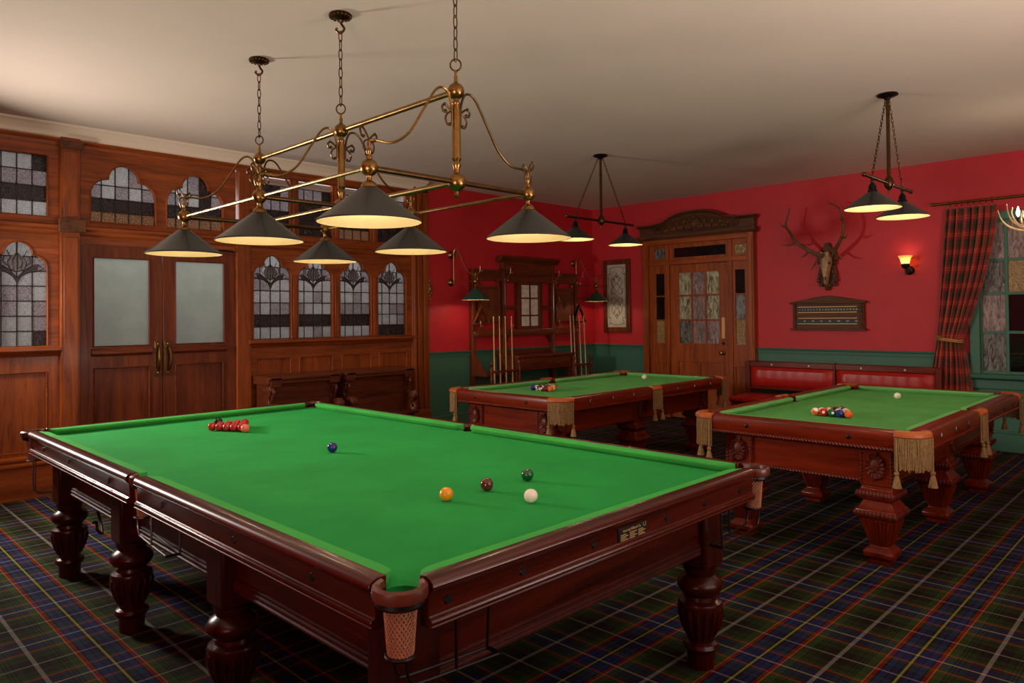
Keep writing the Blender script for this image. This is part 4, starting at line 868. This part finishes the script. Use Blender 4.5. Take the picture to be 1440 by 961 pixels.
MB().prism(rect(7.57, 8.10, 1.345, 2.035), 'xz', yf_-.005, yb, [rect(7.65, 8.03, 1.385, 2.0)]).build('mirror_frame', HSZ, hs, bev=.005)
MIR = plain('mirror_pale_reflection', S(240, 236, 214), .25, .1, nscale=14, var=.3, bump=.5, bscale=40)  # pale base colour stands in for the mirror's bright reflection
cs = [7.65, 7.775, 7.905, 8.03]; rs_ = [1.385, 1.545, 1.80, 2.0]
cs = [7.65, 7.845, 8.03]
for i in range(2):
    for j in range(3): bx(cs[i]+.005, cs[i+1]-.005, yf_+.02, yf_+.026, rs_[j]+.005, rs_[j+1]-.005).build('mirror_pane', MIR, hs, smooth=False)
m = MB().box(cs[1]-.011, cs[1]+.011, yf_+.004, yf_+.03, 1.385, 2.0)
for z in rs_[1:-1]: m.box(7.65, 8.03, yf_+.004, yf_+.03, z-.011, z+.011)
m.build('glazing_bar', HSZ, hs, bev=.003)
# table part with two drawers
bx(7.19, 8.42, 6.97, yb, .955, .985).build('table_top', HSX, hs, bev=.006); bx(7.17, 8.41, 7.39, yb-.01, .985, 1.04).build('backboard', HSX, hs, bev=.004)
bx(7.21, 8.40, 7.01, yb, .775, .955).build('drawer_case', HSX, hs, bev=.004)
for a, b in ((7.30, 7.79), (7.83, 8.32)):
    dr = bx(a, b, 6.998, 7.012, .795, .935).build('drawer', HSX, hs, bev=.004)
    MB().box((a+b)/2-.05, (a+b)/2+.05, 6.994, 6.999, .845, .885).tube(smoothpts([((a+b)/2-.035, 6.994, .875), ((a+b)/2-.03, 6.978, .855), ((a+b)/2, 6.974, .848), ((a+b)/2+.03, 6.978, .855), ((a+b)/2+.035, 6.994, .875)]), .004, 6).build('drawer_pull', BRASS, dr)
for x in (7.24, 8.36): MB().sq([(.02,0),(.026,.05),(.022,.3),(.03,.5),(.032,.775)], (x, 7.05, 0)).build('table_leg', HSZ, hs, bev=.003)
bx(7.20, 8.40, 7.36, 7.40, .30, .36).build('stretcher', HSX, hs)
for sd, a, b in ((1, 6.69, 7.20), (-1, 8.40, 8.93)):
    # curved side shelf and cue rack
    bx(a, b, 7.10, 7.40, .72, .755).build('side_shelf', HSX, hs, bev=.005)
    if sd == 1: MB().prism([(7.40,.755),(7.40,1.05),(7.30,.98),(7.2,.86),(7.14,.80),(7.11,.755)], 'yz', a+.005, a+.03).build('shelf_end', HSZ, hs)
    bx(a+.01, b-.01, 7.0, 7.40, .12, .15).build('cue_tray', HSX, hs, bev=.004)
    xe = a-.0 if sd == 1 else b-.1
    for x in ((6.685, 7.215) if sd == 1 else (8.395, 8.815)):
        MB().lathe([(.022,0),(.026,.05),(.018,.09),(.024,.4),(.018,.62),(.024,.66),(.024,.70),(.016,.72),(.02,.77),(.026,.82),(.014,.85),(.012,.86),(.024,.88),(.028,.90),(.022,.925),(.004,.935)], (x, 6.985, 0), 16).build('rack_post', HSZ, hs)
    ra, rb = (6.69, 7.21) if sd == 1 else (8.40, 8.81)
    MB().tube([(ra, 6.985, .79), (rb, 6.985, .79)], .016, 10).build('cue_rail', HSX, hs)
hook_pts = [(XI[0], 2.06), (XI[1], 2.055), (XO[1], 2.055), (XO[0], 2.06), (XO[0], 1.305), (XI[0], 1.305), (XI[1], 1.30), (XO[1], 1.30), (XI[1], 1.655)]
for x in (6.80, 8.92): bx(x-.02, x+.02, 7.325, 7.345, 1.63, 1.69).tube([(x, 7.34, 1.655), (x, 7.275, 1.655)], .006, 8).ball((x, 7.272, 1.655), .009).build('triangle_peg', HSZ, hs)
STH = plain('pale_brass_hook', S(188, 160, 120), .3, 1)
for x, z in hook_pts:
    y = yf_-.012; m = MB()
    m.tube(smoothpts([(x, y, z), (x+.005, y-.04, z+.02), (x+.01, y-.085, z+.07), (x+.012, y-.10, z+.13), (x+.012, y-.10, z+.17)]), .0048, 7)
    m.tube([(x+.012+.012, y-.115-.018*math.cos(2*PI*k/10), z+.10+.018*math.sin(2*PI*k/10)) for k in range(10)], .004, 6, closed=True)
    m.tube(smoothpts([(x, y, z-.005), (x, y-.03, z-.035), (x, y-.055, z-.03), (x, y-.06, z-.01)]), .0045, 7); m.ball((x, y-.06, z-.006), .008); m.ball((x, y, z), .014, (1,.5,1.6), 8, 6)
    m.build('coat_hook', STH, hs)
# cues standing in the racks
cl = ['leftmost cue of the left rack', 'second cue from the left in the left rack', 'third cue from the left in the left rack', 'rightmost cue of the left rack', 'leftmost cue of the right rack', 'second cue from the left in the right rack', 'third cue from the left in the right rack', 'rightmost cue of the right rack']
tips = [6.839, 6.95, 7.063, 7.188, 8.458, 8.533, 8.671, 8.782]
for i, x in enumerate(tips):
    xb = x-.05 if i < 4 else x-.012
    c = thing('cue', (xb, 7.03, .15), 'pale wooden '+cl[i], 'cue', 'cues in the stand')
    A, B = Vector((xb, 7.03, .151)), Vector((x, 7.10, 1.535)); q = lambda f: A+(B-A)*f
    MB().tube([q(0), q(.3), q(.99)], [.0145, .012, .0068], 10).build('shaft', CUE, c); MB().tube([q(.002), q(.25)], [.0155, .0132], 10).build('butt', CUE if i in (1, 2) else HSZ, c); MB().tube([q(.985), q(1)], [.0072, .0066], 10).build('tip', PORC, c)
def triangle(x, y, z, lab, mat):
    P = [(x, y, z), (x-.155, y, z-.265), (x+.155, y, z-.265)]; m = MB(); n = 4
    loops = []
    o = [(x, z), (x-.165, z-.285), (x+.165, z-.285)]; i_ = [(x, z-.04), (x-.132, z-.264), (x+.132, z-.264)]
    m.prism(o, 'xz', y-.02, y+.02, [i_])
    ob = m.build('ball_triangle', mat, bev=.005, loc=(x, y, z-.28)); return tag(ob, lab, 'rack', 'ball racks on the hooks')
triangle(6.80, 7.298, 1.712, 'brown wooden ball triangle hanging under the left green lamp', HSZ)
triangle(8.92, 7.298, 1.712, 'black ball triangle hanging at the right of the cue stand', BLACKM)

# ================================================================== framed etched glass
fg = thing('framed_glass', (9.40, 6.92, 1.26), 'framed etched glass panel with dark scrollwork beside the corner', 'picture')
MB().prism(rect(6.655, 7.18, 1.262, 2.425), 'yz', 9.388, XW-.001, [rect(6.735, 7.10, 1.345, 2.345)]).build('frame', HSZ, fg, bev=.006)
MB().prism(rect(6.73, 7.105, 1.34, 2.35), 'yz', 9.404, 9.412).build('etched_pane', plain('etched_pane', S(190, 184, 168), .35, nscale=5, var=.12), fg)
m = MB(); yc, zc = 6.9175, 1.845
def ln(pts, r=.0035): m.tube(smoothpts([(9.403, yc+a, zc+b) for a, b in pts], 5), r, 5)
for s in (-1, 1):
    for t in (-1, 1):
        ln([(0, t*.06), (s*.05, t*.13), (s*.1, t*.2), (s*.085, t*.27), (s*.05, t*.29), (s*.04, t*.255), (s*.06, t*.245)]); ln([(s*.115, t*.03), (s*.09, t*.1), (s*.03, t*.17), (-s*.04, t*.23), (-s*.06, t*.3)])
        ln([(s*.03, t*.05), (s*.07, t*.03), (s*.12, t*.07), (s*.11, t*.13)]); ln([(0, t*.28), (s*.02, t*.31), (0, t*.37)])
        ln([(s*.16, t*.36), (s*.13, t*.34), (s*.115, t*.38), (s*.14, t*.41), (s*.1, t*.445), (s*.06, t*.46), (0, t*.462)]); ln([(s*.16, t*.36), (s*.162, t*.18), (s*.162, 0)]); ln([(s*.1, t*.445), (s*.135, t*.45), (s*.155, t*.43)])
        ln([(0, t*.30), (s*.03, t*.325), (s*.04, t*.31)], .0045)
m.build('scrollwork', plain('etching_line', S(70, 62, 56), .6), fg)

# ================================================================== entrance door
d3 = thing('door_3', (9.38, 5.46, 0), 'panelled entrance door with nine rippled panes, sidelights and carved pediment', 'door', kind='structure')
xf, xb_ = 9.36, 9.47
def yb(name, y0, y1, z0, z1, x0=xf, x1=xb_, mat=WRZ, par=None, bev=.004): return bx(x0, x1, y0, y1, z0, z1).build(name, mat, par or d3, bev=bev)
for a, b in ((4.575, 4.675), (6.285, 6.385)):
    yb('architrave', a, b, 0, 2.665, 9.345, XW+.01); yb('architrave_bead', a+.02, b-.02, .0, 2.6, 9.335, 9.346)
yb('architrave', 4.675, 6.285, 2.59, 2.665, 9.345, XW+.01, WRY)
yb('mullion_post', 4.905, 4.965, 0, 2.59, 9.365); yb('mullion_post', 5.925, 5.985, 0, 2.59, 9.365)
yb('transom_bar', 4.675, 6.285, 2.28, 2.345, 9.362, xb_, WRY)
def sash(name, y0, y1, z0, z1, panes, bars, fw=.045, x0=9.385, x1=9.43, mats=None, extra=None):
    holes = [rect(a, b, c, e) for a, b, c, e in panes]+(extra or [])
    f = MB().prism(rect(y0, y1, z0, z1), 'yz', x0, x1, holes).build(name, WRZ, d3, bev=.004)
    for k, (a, b, c, e) in enumerate(panes): bx(x0+.018, x0+.024, a-.004, b+.004, c-.004, e+.004).build('pane', mats[k], f, smooth=False)
    return f
sash('transom_light', 4.965, 5.925, 2.345, 2.59, [(5.01, 5.85, 2.385, 2.525)], 0, mats=[BLKG])
sash('corner_light', 4.675, 4.905, 2.345, 2.59, [(4.70, 4.88, 2.375, 2.51)], 0, mats=[GOLDG]); sash('corner_light', 5.985, 6.285, 2.345, 2.59, [(6.0, 6.19, 2.385, 2.53)], 0, mats=[NIGHT[0]])
zr = [1.10, 1.455, 1.815, 2.165]
def side(y0, y1, a, b, mats):
    return sash('sidelight', y0, y1, 0, 2.28, [(a, b, zr[i]+.01, zr[i+1]-.01) for i in range(3)], 0, mats=mats, extra=[rect(a-.01, b+.01, .25, .80)])
side(4.675, 4.905, 4.725, 4.87, [GOLDG, NIGHT[0], BLKG]); side(5.985, 6.285, 6.02, 6.17, [GOLDG, BLKG, BLKG])
for a, b in ((4.71, 4.885), (6.005, 6.185)): bx(9.405, 9.425, a, b, .24, .81).build('sunk_panel', WRZ, d3, bev=.003)
yc_ = [5.11, 5.335, 5.562, 5.79]
pm = []; pl_ = []
order = {(0,2): NIGHT[2], (1,2): NIGHT[1], (2,2): NIGHT[2], (0,1): NIGHT[2], (1,1): NIGHT[1], (2,1): NIGHT[2], (0,0): NIGHT[1], (1,0): NIGHT[1], (2,0): NIGHT[0]}
for j in range(3):
    for i in range(3): pl_.append((yc_[i]+.012, yc_[i+1]-.012, zr[j]+.012, zr[j+1]-.012)); pm.append(order[(i, j)])
lf = sash('door_leaf', 4.968, 5.922, .01, 2.275, pl_, 0, x0=9.392, x1=9.437, mats=pm, extra=[rect(5.11, 5.43, .25, .84), rect(5.47, 5.79, .25, .84)])
for a, b in ((5.10, 5.44), (5.46, 5.80)): bx(9.41, 9.43, a, b, .24, .85).build('sunk_panel', WRZ, lf, bev=.003)
bx(9.386, 9.392, 5.035, 5.085, 1.19, 1.49).build('push_plate', plain('worn_brass_plate', S(196,150,100), .4, .8), lf, bev=.002)
MB().lathe([(.001,-.012),(.018,-.012),(.022,0)], (9.392, 5.063, 1.12), 14, axis='x').build('keyhole', BLACKM, lf)
MB().lathe([(.028,0),(.026,-.008),(.011,-.014),(.010,-.035),(.022,-.045),(.03,-.06),(.024,-.074),(.001,-.08)], (9.392, 5.07, .985), 18, axis='x').build('door_knob', BRASS, lf)
# carved pediment
pd = thing('door_pediment', (9.36, 5.49, 2.66), 'carved dark wood pediment with arched crest over the entrance door', 'pediment')
MB().prism([(9.418,2.66),(9.335,2.66),(9.32,2.68),(9.30,2.69),(9.29,2.71),(9.29,2.73),(9.418,2.73)], 'xz', 4.53, 6.45).build('lower_cornice', WDK, pd, bev=.003)
def ztop(y):
    a = abs(y-5.48)
    if a < .44: return 3.04-.09*(a/.44)**2.4
    if a < .49: return 2.95-.035*(a-.44)/.05
    if a < .68: return 2.915-.03*((a-.49)/.19)
    return 2.885
ys = [4.56+(6.42-4.56)*i/60 for i in range(61)]
top = [(y, ztop(y)-.03) for y in ys]
MB().prism([(4.56,2.73)]+[(6.42,2.73)]+top[::-1], 'yz', 9.345, XW-.006).build('tympanum', WDK, pd)
secs = [[(x_, y, ztop(y)+dz) for x_, dz in ((XW-.006,-.035),(9.34,-.035),(9.325,-.02),(9.30,-.012),(9.29,.0),(9.29,.012),(XW-.006,.014))] for y in [4.53]+ys[1:-1]+[6.45]]
loft(MB(), secs).build('crest_moulding', WDK, pd)
m = MB(); rr = random.Random(2)
for s in (-1, 1):
    for k in range(16):
        f = k/15; a = .04+f*.62; zmid = 2.80+.02*math.sin(k*1.7); hz = (ztop(5.48+s*a)-2.78)
        m.ball((9.338, 5.48+s*a, 2.765+.5*hz*(.6+.4*math.cos(k*2.1))), .034*(1-.55*f)+.008, (.55, 1, 1.1), 9, 6)
        m.tube(smoothpts([(9.336, 5.48+s*a, 2.755), (9.328, 5.48+s*(a+.02), 2.775+.3*hz), (9.332, 5.48+s*(a+.05), 2.77+.55*hz), (9.336, 5.48+s*(a+.03), 2.77+.75*hz)]), .009*(1-.4*f), 6)
    m.tube(smoothpts([(9.33, 5.48+s*.03, 2.76), (9.325, 5.48+s*.09, 2.83), (9.325, 5.48+s*.08, 2.92), (9.33, 5.48+s*.02, 2.96)]), .012, 7)
m.ball((9.33, 5.48, 2.86), .06, (.5, 1, 1.3), 12, 8); m.ball((9.33, 5.48, 2.95), .03, (.5, 1.4, .8), 10, 6)
m.build('foliage_carving', WDK, pd)

# ================================================================== stag trophy
sk = thing('stag_skull', (XW, 3.6, 1.83), 'stag skull with branching antlers on a carved dark plaque', 'trophy')
MB().prism([(3.6,1.83),(3.66,1.90),(3.70,1.95),(3.72,2.05),(3.69,2.15),(3.725,2.24),(3.69,2.34),(3.65,2.37),(3.63,2.43),(3.57,2.43),(3.55,2.37),(3.51,2.34),(3.475,2.24),(3.51,2.15),(3.48,2.05),(3.50,1.95),(3.54,1.90)], 'yz', 9.385, XW-.001).build('plaque', WDK, sk, bev=.008)
m = MB()
for s in (-1, 1):
    for k in range(7): m.ball((9.38, 3.6+s*(.085+.025*math.sin(k*1.3)), 1.90+k*.055), .026, (.6,1,1.2), 8, 6)
m.ball((9.375, 3.6, 1.85), .03, (.8,1,1), 8, 6); m.build('plaque_carving', WDK, sk)
m = MB(); secs = []
for z, hw, d in ((1.90,.018,.10),(1.93,.026,.11),(1.98,.034,.115),(2.05,.046,.12),(2.12,.062,.125),(2.17,.078,.12),(2.22,.075,.115),(2.27,.06,.10),(2.31,.035,.08)):
    secs.append([(9.386-d*(.35+.65*max(0, math.cos(a))), 3.6+hw*math.sin(a), z) for a in [-PI/2+PI*k/10 for k in range(11)]])
loft(m, secs)
for s in (-1, 1): m.ball((9.30, 3.6+s*.058, 2.16), .026, (.9, .8, 1), 10, 7); m.tube([(9.295, 3.6+s*.03, 2.26), (9.28, 3.6+s*.045, 2.31)], [.03, .022], 8)
skb = m.build('skull', BONE, sk)
m = MB()
for s in (-1, 1): m.ball((9.282, 3.6+s*.062, 2.165), .017, (.8, .8, 1.1), 8, 6); m.ball((9.272, 3.6+s*.014, 1.975), .012, (.6, .7, 2.2), 8, 6)
m.build('eye_socket', plain('bone_shadow_brown', S(48, 30, 20), .7), skb)
def antler(pts, tines):
    m = MB(); P = smoothpts(pts, 6); m.tube(P, [.029-.021*(i/(len(P)-1)) for i in range(len(P))], 8)
    for t in tines:
        Q = smoothpts(t, 5); m.tube(Q, [.018-.014*(i/(len(Q)-1)) for i in range(len(Q))], 7)
    return m.build('antler', ANT, sk)
XA = lambda f: 9.29-.20*f
k_ = .982
def AP(y, z, f): # wall-plane estimate moved forward of the wall
    x = 9.28-.16*f; q = x/9.424; return (x, y*q, 1.53+(z-1.53)*q)
antler([AP(3.66,2.27,0), AP(3.76,2.30,.3), AP(3.90,2.39,.7), AP(4.02,2.48,1), AP(4.09,2.60,1.1), AP(4.15,2.70,1.1), AP(4.13,2.80,1), AP(4.09,2.935,.9)],
       [[AP(3.71,2.27,.1), AP(3.75,2.20,.5), AP(3.83,2.09,.9)], [AP(3.85,2.36,.5), AP(3.90,2.29,.9), AP(3.945,2.28,1.2)], [AP(4.02,2.48,1), AP(4.10,2.44,1.3), AP(4.23,2.455,1.5)], [AP(4.145,2.69,1.1), AP(4.20,2.71,1.2), AP(4.23,2.76,1.3)]])
antler([AP(3.54,2.27,0), AP(3.53,2.31,.3), AP(3.48,2.40,.7), AP(3.43,2.50,1), AP(3.405,2.62,1.1), AP(3.42,2.74,1.1), AP(3.46,2.86,1), AP(3.59,2.95,.9)],
       [[AP(3.52,2.31,.3), AP(3.48,2.24,.7), AP(3.425,2.22,1)], [AP(3.435,2.50,1), AP(3.39,2.48,1.3), AP(3.365,2.52,1.5)], [AP(3.41,2.70,1.1), AP(3.44,2.73,1.4), AP(3.475,2.745,1.6)]])

# ================================================================== scoreboard
sb = thing('scoreboard', (9.39, 3.61, 1.32), 'dark wooden billiard scoreboard with brass rails under the antlers', 'scoreboard')
bx(9.385, XW-.001, 3.165, 4.055, 1.33, 1.665).build('back_board', WDK, sb, bev=.004)
bx(9.35, XW-.001, 3.14, 4.08, 1.315, 1.337).build('bottom_ledge', WDK, sb, bev=.004); bx(9.345, XW-.001, 3.135, 4.085, 1.655, 1.68).build('top_ledge', WDK, sb, bev=.004)
MB().prism([(3.14,1.68),(4.08,1.68),(3.72,1.745),(3.64,1.755),(3.58,1.755),(3.50,1.745)], 'yz', 9.365, XW-.001).build('pediment', WDK, sb, bev=.003)
for y in (3.195, 4.025): MB().lathe([(.016,1.337),(.016,1.36),(.011,1.37),(.014,1.5),(.011,1.63),(.016,1.64),(.016,1.655)], (9.375, y, 0), 12).build('turned_column', WDK, sb)
PALEB = plain('pale_brass', S(176, 140, 90), .45, .6)
for z in (1.398, 1.47, 1.545, 1.615):
    bx(9.374, 9.383, 3.245, 3.985, z-.004, z+.004).build('score_rail', PALEB, sb)
bx(9.380, 9.386, 3.24, 3.99, 1.405, 1.462).build('number_strip', BLACKM, sb); bx(9.380, 9.386, 3.24, 3.99, 1.552, 1.607).build('number_strip', BLACKM, sb)
for i in range(20): textmesh(str(i+1), .027, '-x', (9.3795, 3.965-i*.0375, 1.571), GILT, 'numeral', sb)
for i in range(7): textmesh(str((i+1)*20), .027, '-x', (9.3795, 3.90-i*.107, 1.424), GILT, 'numeral', sb)

# ================================================================== window on the right wall with curtain
w9 = thing('window_%d' % (WN[0]+1), (9.42, 1.27, .84), 'green framed sash window with dark night panes behind the curtain', 'window', kind='structure')
for a, b in ((.50, .60), (1.945, 2.045)): bx(9.375, XW+.06, a, b, .80, 2.62).build('window_architrave', GRN, w9, bev=.006)
bx(9.375, XW+.06, .50, 2.045, 2.54, 2.63).build('window_head', GRN, w9, bev=.006); MB().prism([(XW+.06,.78),(9.37,.78),(9.34,.80),(9.335,.835),(9.36,.85),(XW+.06,.85)], 'xz', .46, 2.08).build('window_sill', GRN, w9, bev=.003)
bx(9.395, XW, .5, 2.04, .68, .78).build('window_apron', GRN, w9, bev=.005)
ycol = [1.94, 1.695, 1.42, 1.145, .87, .605]; zrow = [.86, 1.305, 1.73, 2.10, 2.53]; rr = random.Random(9)
for i in range(5):
    for j in range(4):
        mt_ = [NIGHT[1], BLKG, GOLDG, NIGHT[1]][j] if i == 1 else rr.choice([NIGHT[0], NIGHT[1], BLKG])
        if i == 1 and j in (0, 1): mt_ = BLKG
        if i == 0: mt_ = NIGHT[j % 2]
        bx(9.428, 9.434, ycol[i+1]+.008, ycol[i]-.008, zrow[j]+.008, zrow[j+1]-.008).build('pane', mt_, w9, smooth=False)
m = MB()
for y in ycol: m.box(9.415, 9.45, y-.016, y+.016, .845, 2.545)
for z in zrow: m.box(9.417, 9.448, .60, 1.945, z-.016, z+.016)
m.build('glazing_bar', GRN, w9, bev=.004)
rd = thing('curtain_rod', (9.30, 1.4, 2.76), 'brass curtain rod with bracket above the green window', 'curtain rod')
MB().tube([(9.31, 2.35, 2.765), (9.31, .45, 2.765)], .0145, 12).build('pole', BRASS, rd)
for y, s in ((2.35, 1), (.45, -1)): MB().lathe([(.0155,-.02*s),(.022,0),(.022,.012*s),(.016,.02*s),(.021,.035*s),(.018,.05*s),(.001,.056*s)], (9.31, y, 2.765), 16, axis='y').build('finial', BRASS, rd)
for y in (2.24, .6): bx(9.31, XW, y-.008, y+.008, 2.755, 2.775).lathe([(.028, -.012), (.028, 0)], (XW, y, 2.765), 14, axis='x').build('rod_bracket', BRASS, rd)
def tartan_cloth():
    t = NT('curtain_tartan'); tc = t.n('ShaderNodeTexCoord'); sp = t.n('ShaderNodeSeparateXYZ'); t.l(tc.outputs['UV'], sp.inputs[0])
    R_, R2, K_, G_, O_, N_, T_ = S(190,36,30), S(158,28,26), S(48,40,30), S(74,72,42), S(218,128,60), S(54,46,66), S(230,202,140)
    st_ = [(0,G_),(.08,K_),(.11,G_),(.2,K_),(.22,R2),(.34,R_),(.42,O_),(.46,R_),(.56,T_),(.575,R_),(.7,K_),(.72,R2),(.80,N_),(.86,G_),(.95,K_)]
    a = t.ramp(t.math('PINGPONG', t.math('MULTIPLY', sp.outputs[0], 5.2), 1), st_, 'CONSTANT'); b = t.ramp(t.math('PINGPONG', t.math('MULTIPLY', sp.outputs[1], 5.2), 1), st_, 'CONSTANT')
    c = t.mix(.5, a, b); f = t.noise(tc.outputs['UV'], 300, 2); t.bump(f, .2, .001); t.set(Base_Color=c, Roughness=.9); t.b.inputs['Sheen Weight'].default_value = .2
    return t.m
def curtain():
    nu, nv = 160, 70; ztop_, zbot = 2.70, .02; me = bpy.data.meshes.new('curtain'); vs = []; uv = []
    def edges(z):
        if z > 1.22:
            f = (ztop_-z)/(ztop_-1.22); e = f*f*(3-2*f)
            return 2.235+.125*f, 1.755+.335*(f**1.6)
        f = (1.22-z)/1.2; return 2.36+.10*min(1, f*2), 2.09-.07*math.sin(min(1, f*1.6)*PI/2)
    for j in range(nv+1):
        z = ztop_+(zbot-ztop_)*j/nv; L, Rr = edges(z); pin = math.exp(-((z-1.22)/.22)**2)
        for i in range(nu+1):
            u = i/nu; ph = u*2*PI*7+.5*math.sin(z*2.2)+.8*math.sin(u*9)
            am = .038*(1-.55*pin)*(1 if z < 2.6 else 1)
            y = L+(Rr-L)*u+.006*math.sin(ph*.5+z*3); x = 9.335+am*math.sin(ph)-.015*pin
            vs.append((x, y, z)); uv.append((u*1.25, z))
    fs = [(j*(nu+1)+i, j*(nu+1)+i+1, (j+1)*(nu+1)+i+1, (j+1)*(nu+1)+i) for j in range(nv) for i in range(nu)]
    me.from_pydata([(x-9.30, y-2.2, z) for x, y, z in vs], [], fs); ul = me.uv_layers.new(name='UVMap')
    for lp in me.loops: ul.data[lp.index].uv = uv[lp.vertex_index]
    me.shade_smooth(); me.materials.append(tartan_cloth()); o = bpy.data.objects.new('curtain', me); o.location = (9.30, 2.2, 0); link(o)
    s = o.modifiers.new('thickness', 'SOLIDIFY'); s.thickness = .003
    ORG[o.name] = Vector((9.30, 2.2, 0)); return tag(o, 'red tartan curtain gathered by a gold tie beside the window', 'curtain')
cu = curtain()
m = MB()
for i in range(40):
    f = i/39
m.tube([(9.30+.062*math.cos(a)-.02, 2.225+.142*math.sin(a), 1.21+.02*math.sin(a)) for a in [2*PI*k/28 for k in range(28)]], .0075, 7, closed=True); m.tube([(9.30+.062*math.cos(a)-.02, 2.225+.142*math.sin(a), 1.228+.02*math.sin(a)) for a in [2*PI*k/28 for k in range(28)]], .0075, 7, closed=True)
for a in range(6):
    q = a*PI/3; m.tube([(9.225+.008*math.cos(q*2), 2.31+.035*math.cos(2*PI*k/12+q)*.8, 1.245+.038*math.sin(2*PI*k/12)*abs(math.cos(q))) for k in range(12)], .005, 6, closed=True)
m.build('tie_back', plain('gold_cord', S(196, 150, 84), .5, .2), cu)
for i in range(8):
    y = 2.20-i*.058; rg = MB().tube([(9.31+.024*math.cos(2*PI*k/16), y, 2.752+.028*math.sin(2*PI*k/16)) for k in range(16)], .003, 6, closed=True).tube([(9.31, y, 2.724), (9.31, y, 2.703)], .002, 5).build('curtain_ring', BRASS, rd)

# ================================================================== red leather bench
bn = thing('leather_bench', (9.1, 3.46, 0), 'long red leather bench with wooden back rail below the scoreboard', 'bench')
yl, yr = 4.57, 2.30
for y in (yl, yr): bx(9.105, 9.2, y-.035, y+.03, 0, .905).build('back_post', PMZ, bn, bev=.006)
bx(9.10, 9.2, 3.425, 3.437, .40, .915).build('back_divider', PMZ, bn)
for a, b in ((yr+.03, 3.425), (3.437, yl-.035)):
    bx(9.11, 9.18, a, b, .832, .91).build('back_rail', PMY, bn, bev=.01)
    n = 24; secs = []
    for i in range(n+1):
        y = a+(b-a)*i/n; e = min(1, min(i, n-i)/1.5); d = .05*e+.008+.003*math.sin(i*2.1)
        secs.append([(9.15, y, .575), (9.15-d*.5, y, .58), (9.15-d, y, .62), (9.15-d*1.1, y, .70), (9.15-d, y, .79), (9.15-d*.4, y, .832), (9.15, y, .835)])
    loft(MB(), secs).build('back_cushion', LEATH, bn)
    bx(9.115, 9.165, a, b, .54, .578).build('lower_rail', PMY, bn, bev=.006)
    for f in (.28, .72): MB().lathe([(.011,0),(.012,-.005),(.007,-.010),(.001,-.011)], (9.11, a+(b-a)*f, .868), 14, axis='x').build('stud', PORC, bn)
n = 30; secs = []
for i in range(n+1):
    y = yr-.02+(yl+.06-yr)*i/n; e = min(1, min(i, n-i)/1.2); r = .04*e
    secs.append([(9.155, y, .40), (8.69, y, .40), (8.67-.012*e, y, .42), (8.665-.012*e, y, .45), (8.69, y, .45+r*.8), (8.815, y, .455+r), (9.065, y, .455+r), (9.155, y, .45)])
loft(MB(), secs).build('seat_cushion', LEATH, bn)
bx(8.705, 9.155, yr-.01, yl+.03, .33, .40).build('seat_frame', PMY, bn, bev=.005)
for y in (yl, 3.455, yr):
    bx(8.715, 8.775, y-.03, y+.03, 0, .33).build('front_leg', PMZ, bn, bev=.006)

# ================================================================== carved pews before the oak partition
def pew(x0, x1, lab):
    p = thing('carved_pew', ((x0+x1)/2, 7.2, 0), lab, 'pew', 'carved pews by the partition')
    MB().prism([(7.34,.845),(7.02,.845),(7.00,.86),(7.0,.88),(6.985,.895),(6.985,.915),(7.0,.93),(7.34,.935)], 'yz', x0, x1).build('top_ledge', PEW, p, bev=.003)
    for a in (x0+.02, x1-.14): bx(a, a+.12, 6.985, 7.02, .825, .925).build('ledge_block', PEW, p, bev=.004)
    bx(x0+.05, x1-.05, 7.09, 7.13, .40, .85).build('back_panel', PEW, p, bev=.003)
    bx(x0+.03, x1-.03, 6.86, 7.32, .40, .435).build('seat', PEW, p, bev=.006)
    for x in (x0+.03, x1-.09):
        e = MB().prism([(7.33,0),(7.33,.845),(7.05,.845),(7.02,.80),(7.03,.75),(7.07,.70),(7.06,.66),(7.0,.65),(6.93,.66),(6.89,.63),(6.88,.59),(6.90,.55),(6.95,.53),(6.94,.46),(6.89,.42),(6.87,.36),(6.91,.28),(6.92,.1),(6.87,.05),(6.87,0)], 'yz', x, x+.06).build('pew_end', PEW, p, bev=.008)
        m = MB()
        m.lathe([(.001,-.008),(.03,-.006),(.042,0),(.042,.068),(.03,.074),(.001,.076)], (x-.004, 6.925, .60), 18, axis='x')
        m.tube(smoothpts([(x+.03, 7.03, .82), (x+.03, 7.0, .77), (x+.03, 7.03, .71), (x+.03, 7.05, .67)]), .02, 8); m.tube(smoothpts([(x+.03, 6.94, .52), (x+.03, 6.905, .48), (x+.03, 6.90, .44), (x+.03, 6.93, .40)]), .018, 8)
        m.ball((x+.03, 6.92, .37), .035, nu=12, nv=8); m.build('scroll_carving', PEW, e)
pew(3.53, 4.385, 'carved dark wood pew nearest the double doors'); pew(4.43, 5.40, 'carved dark wood pew nearest the red wall')
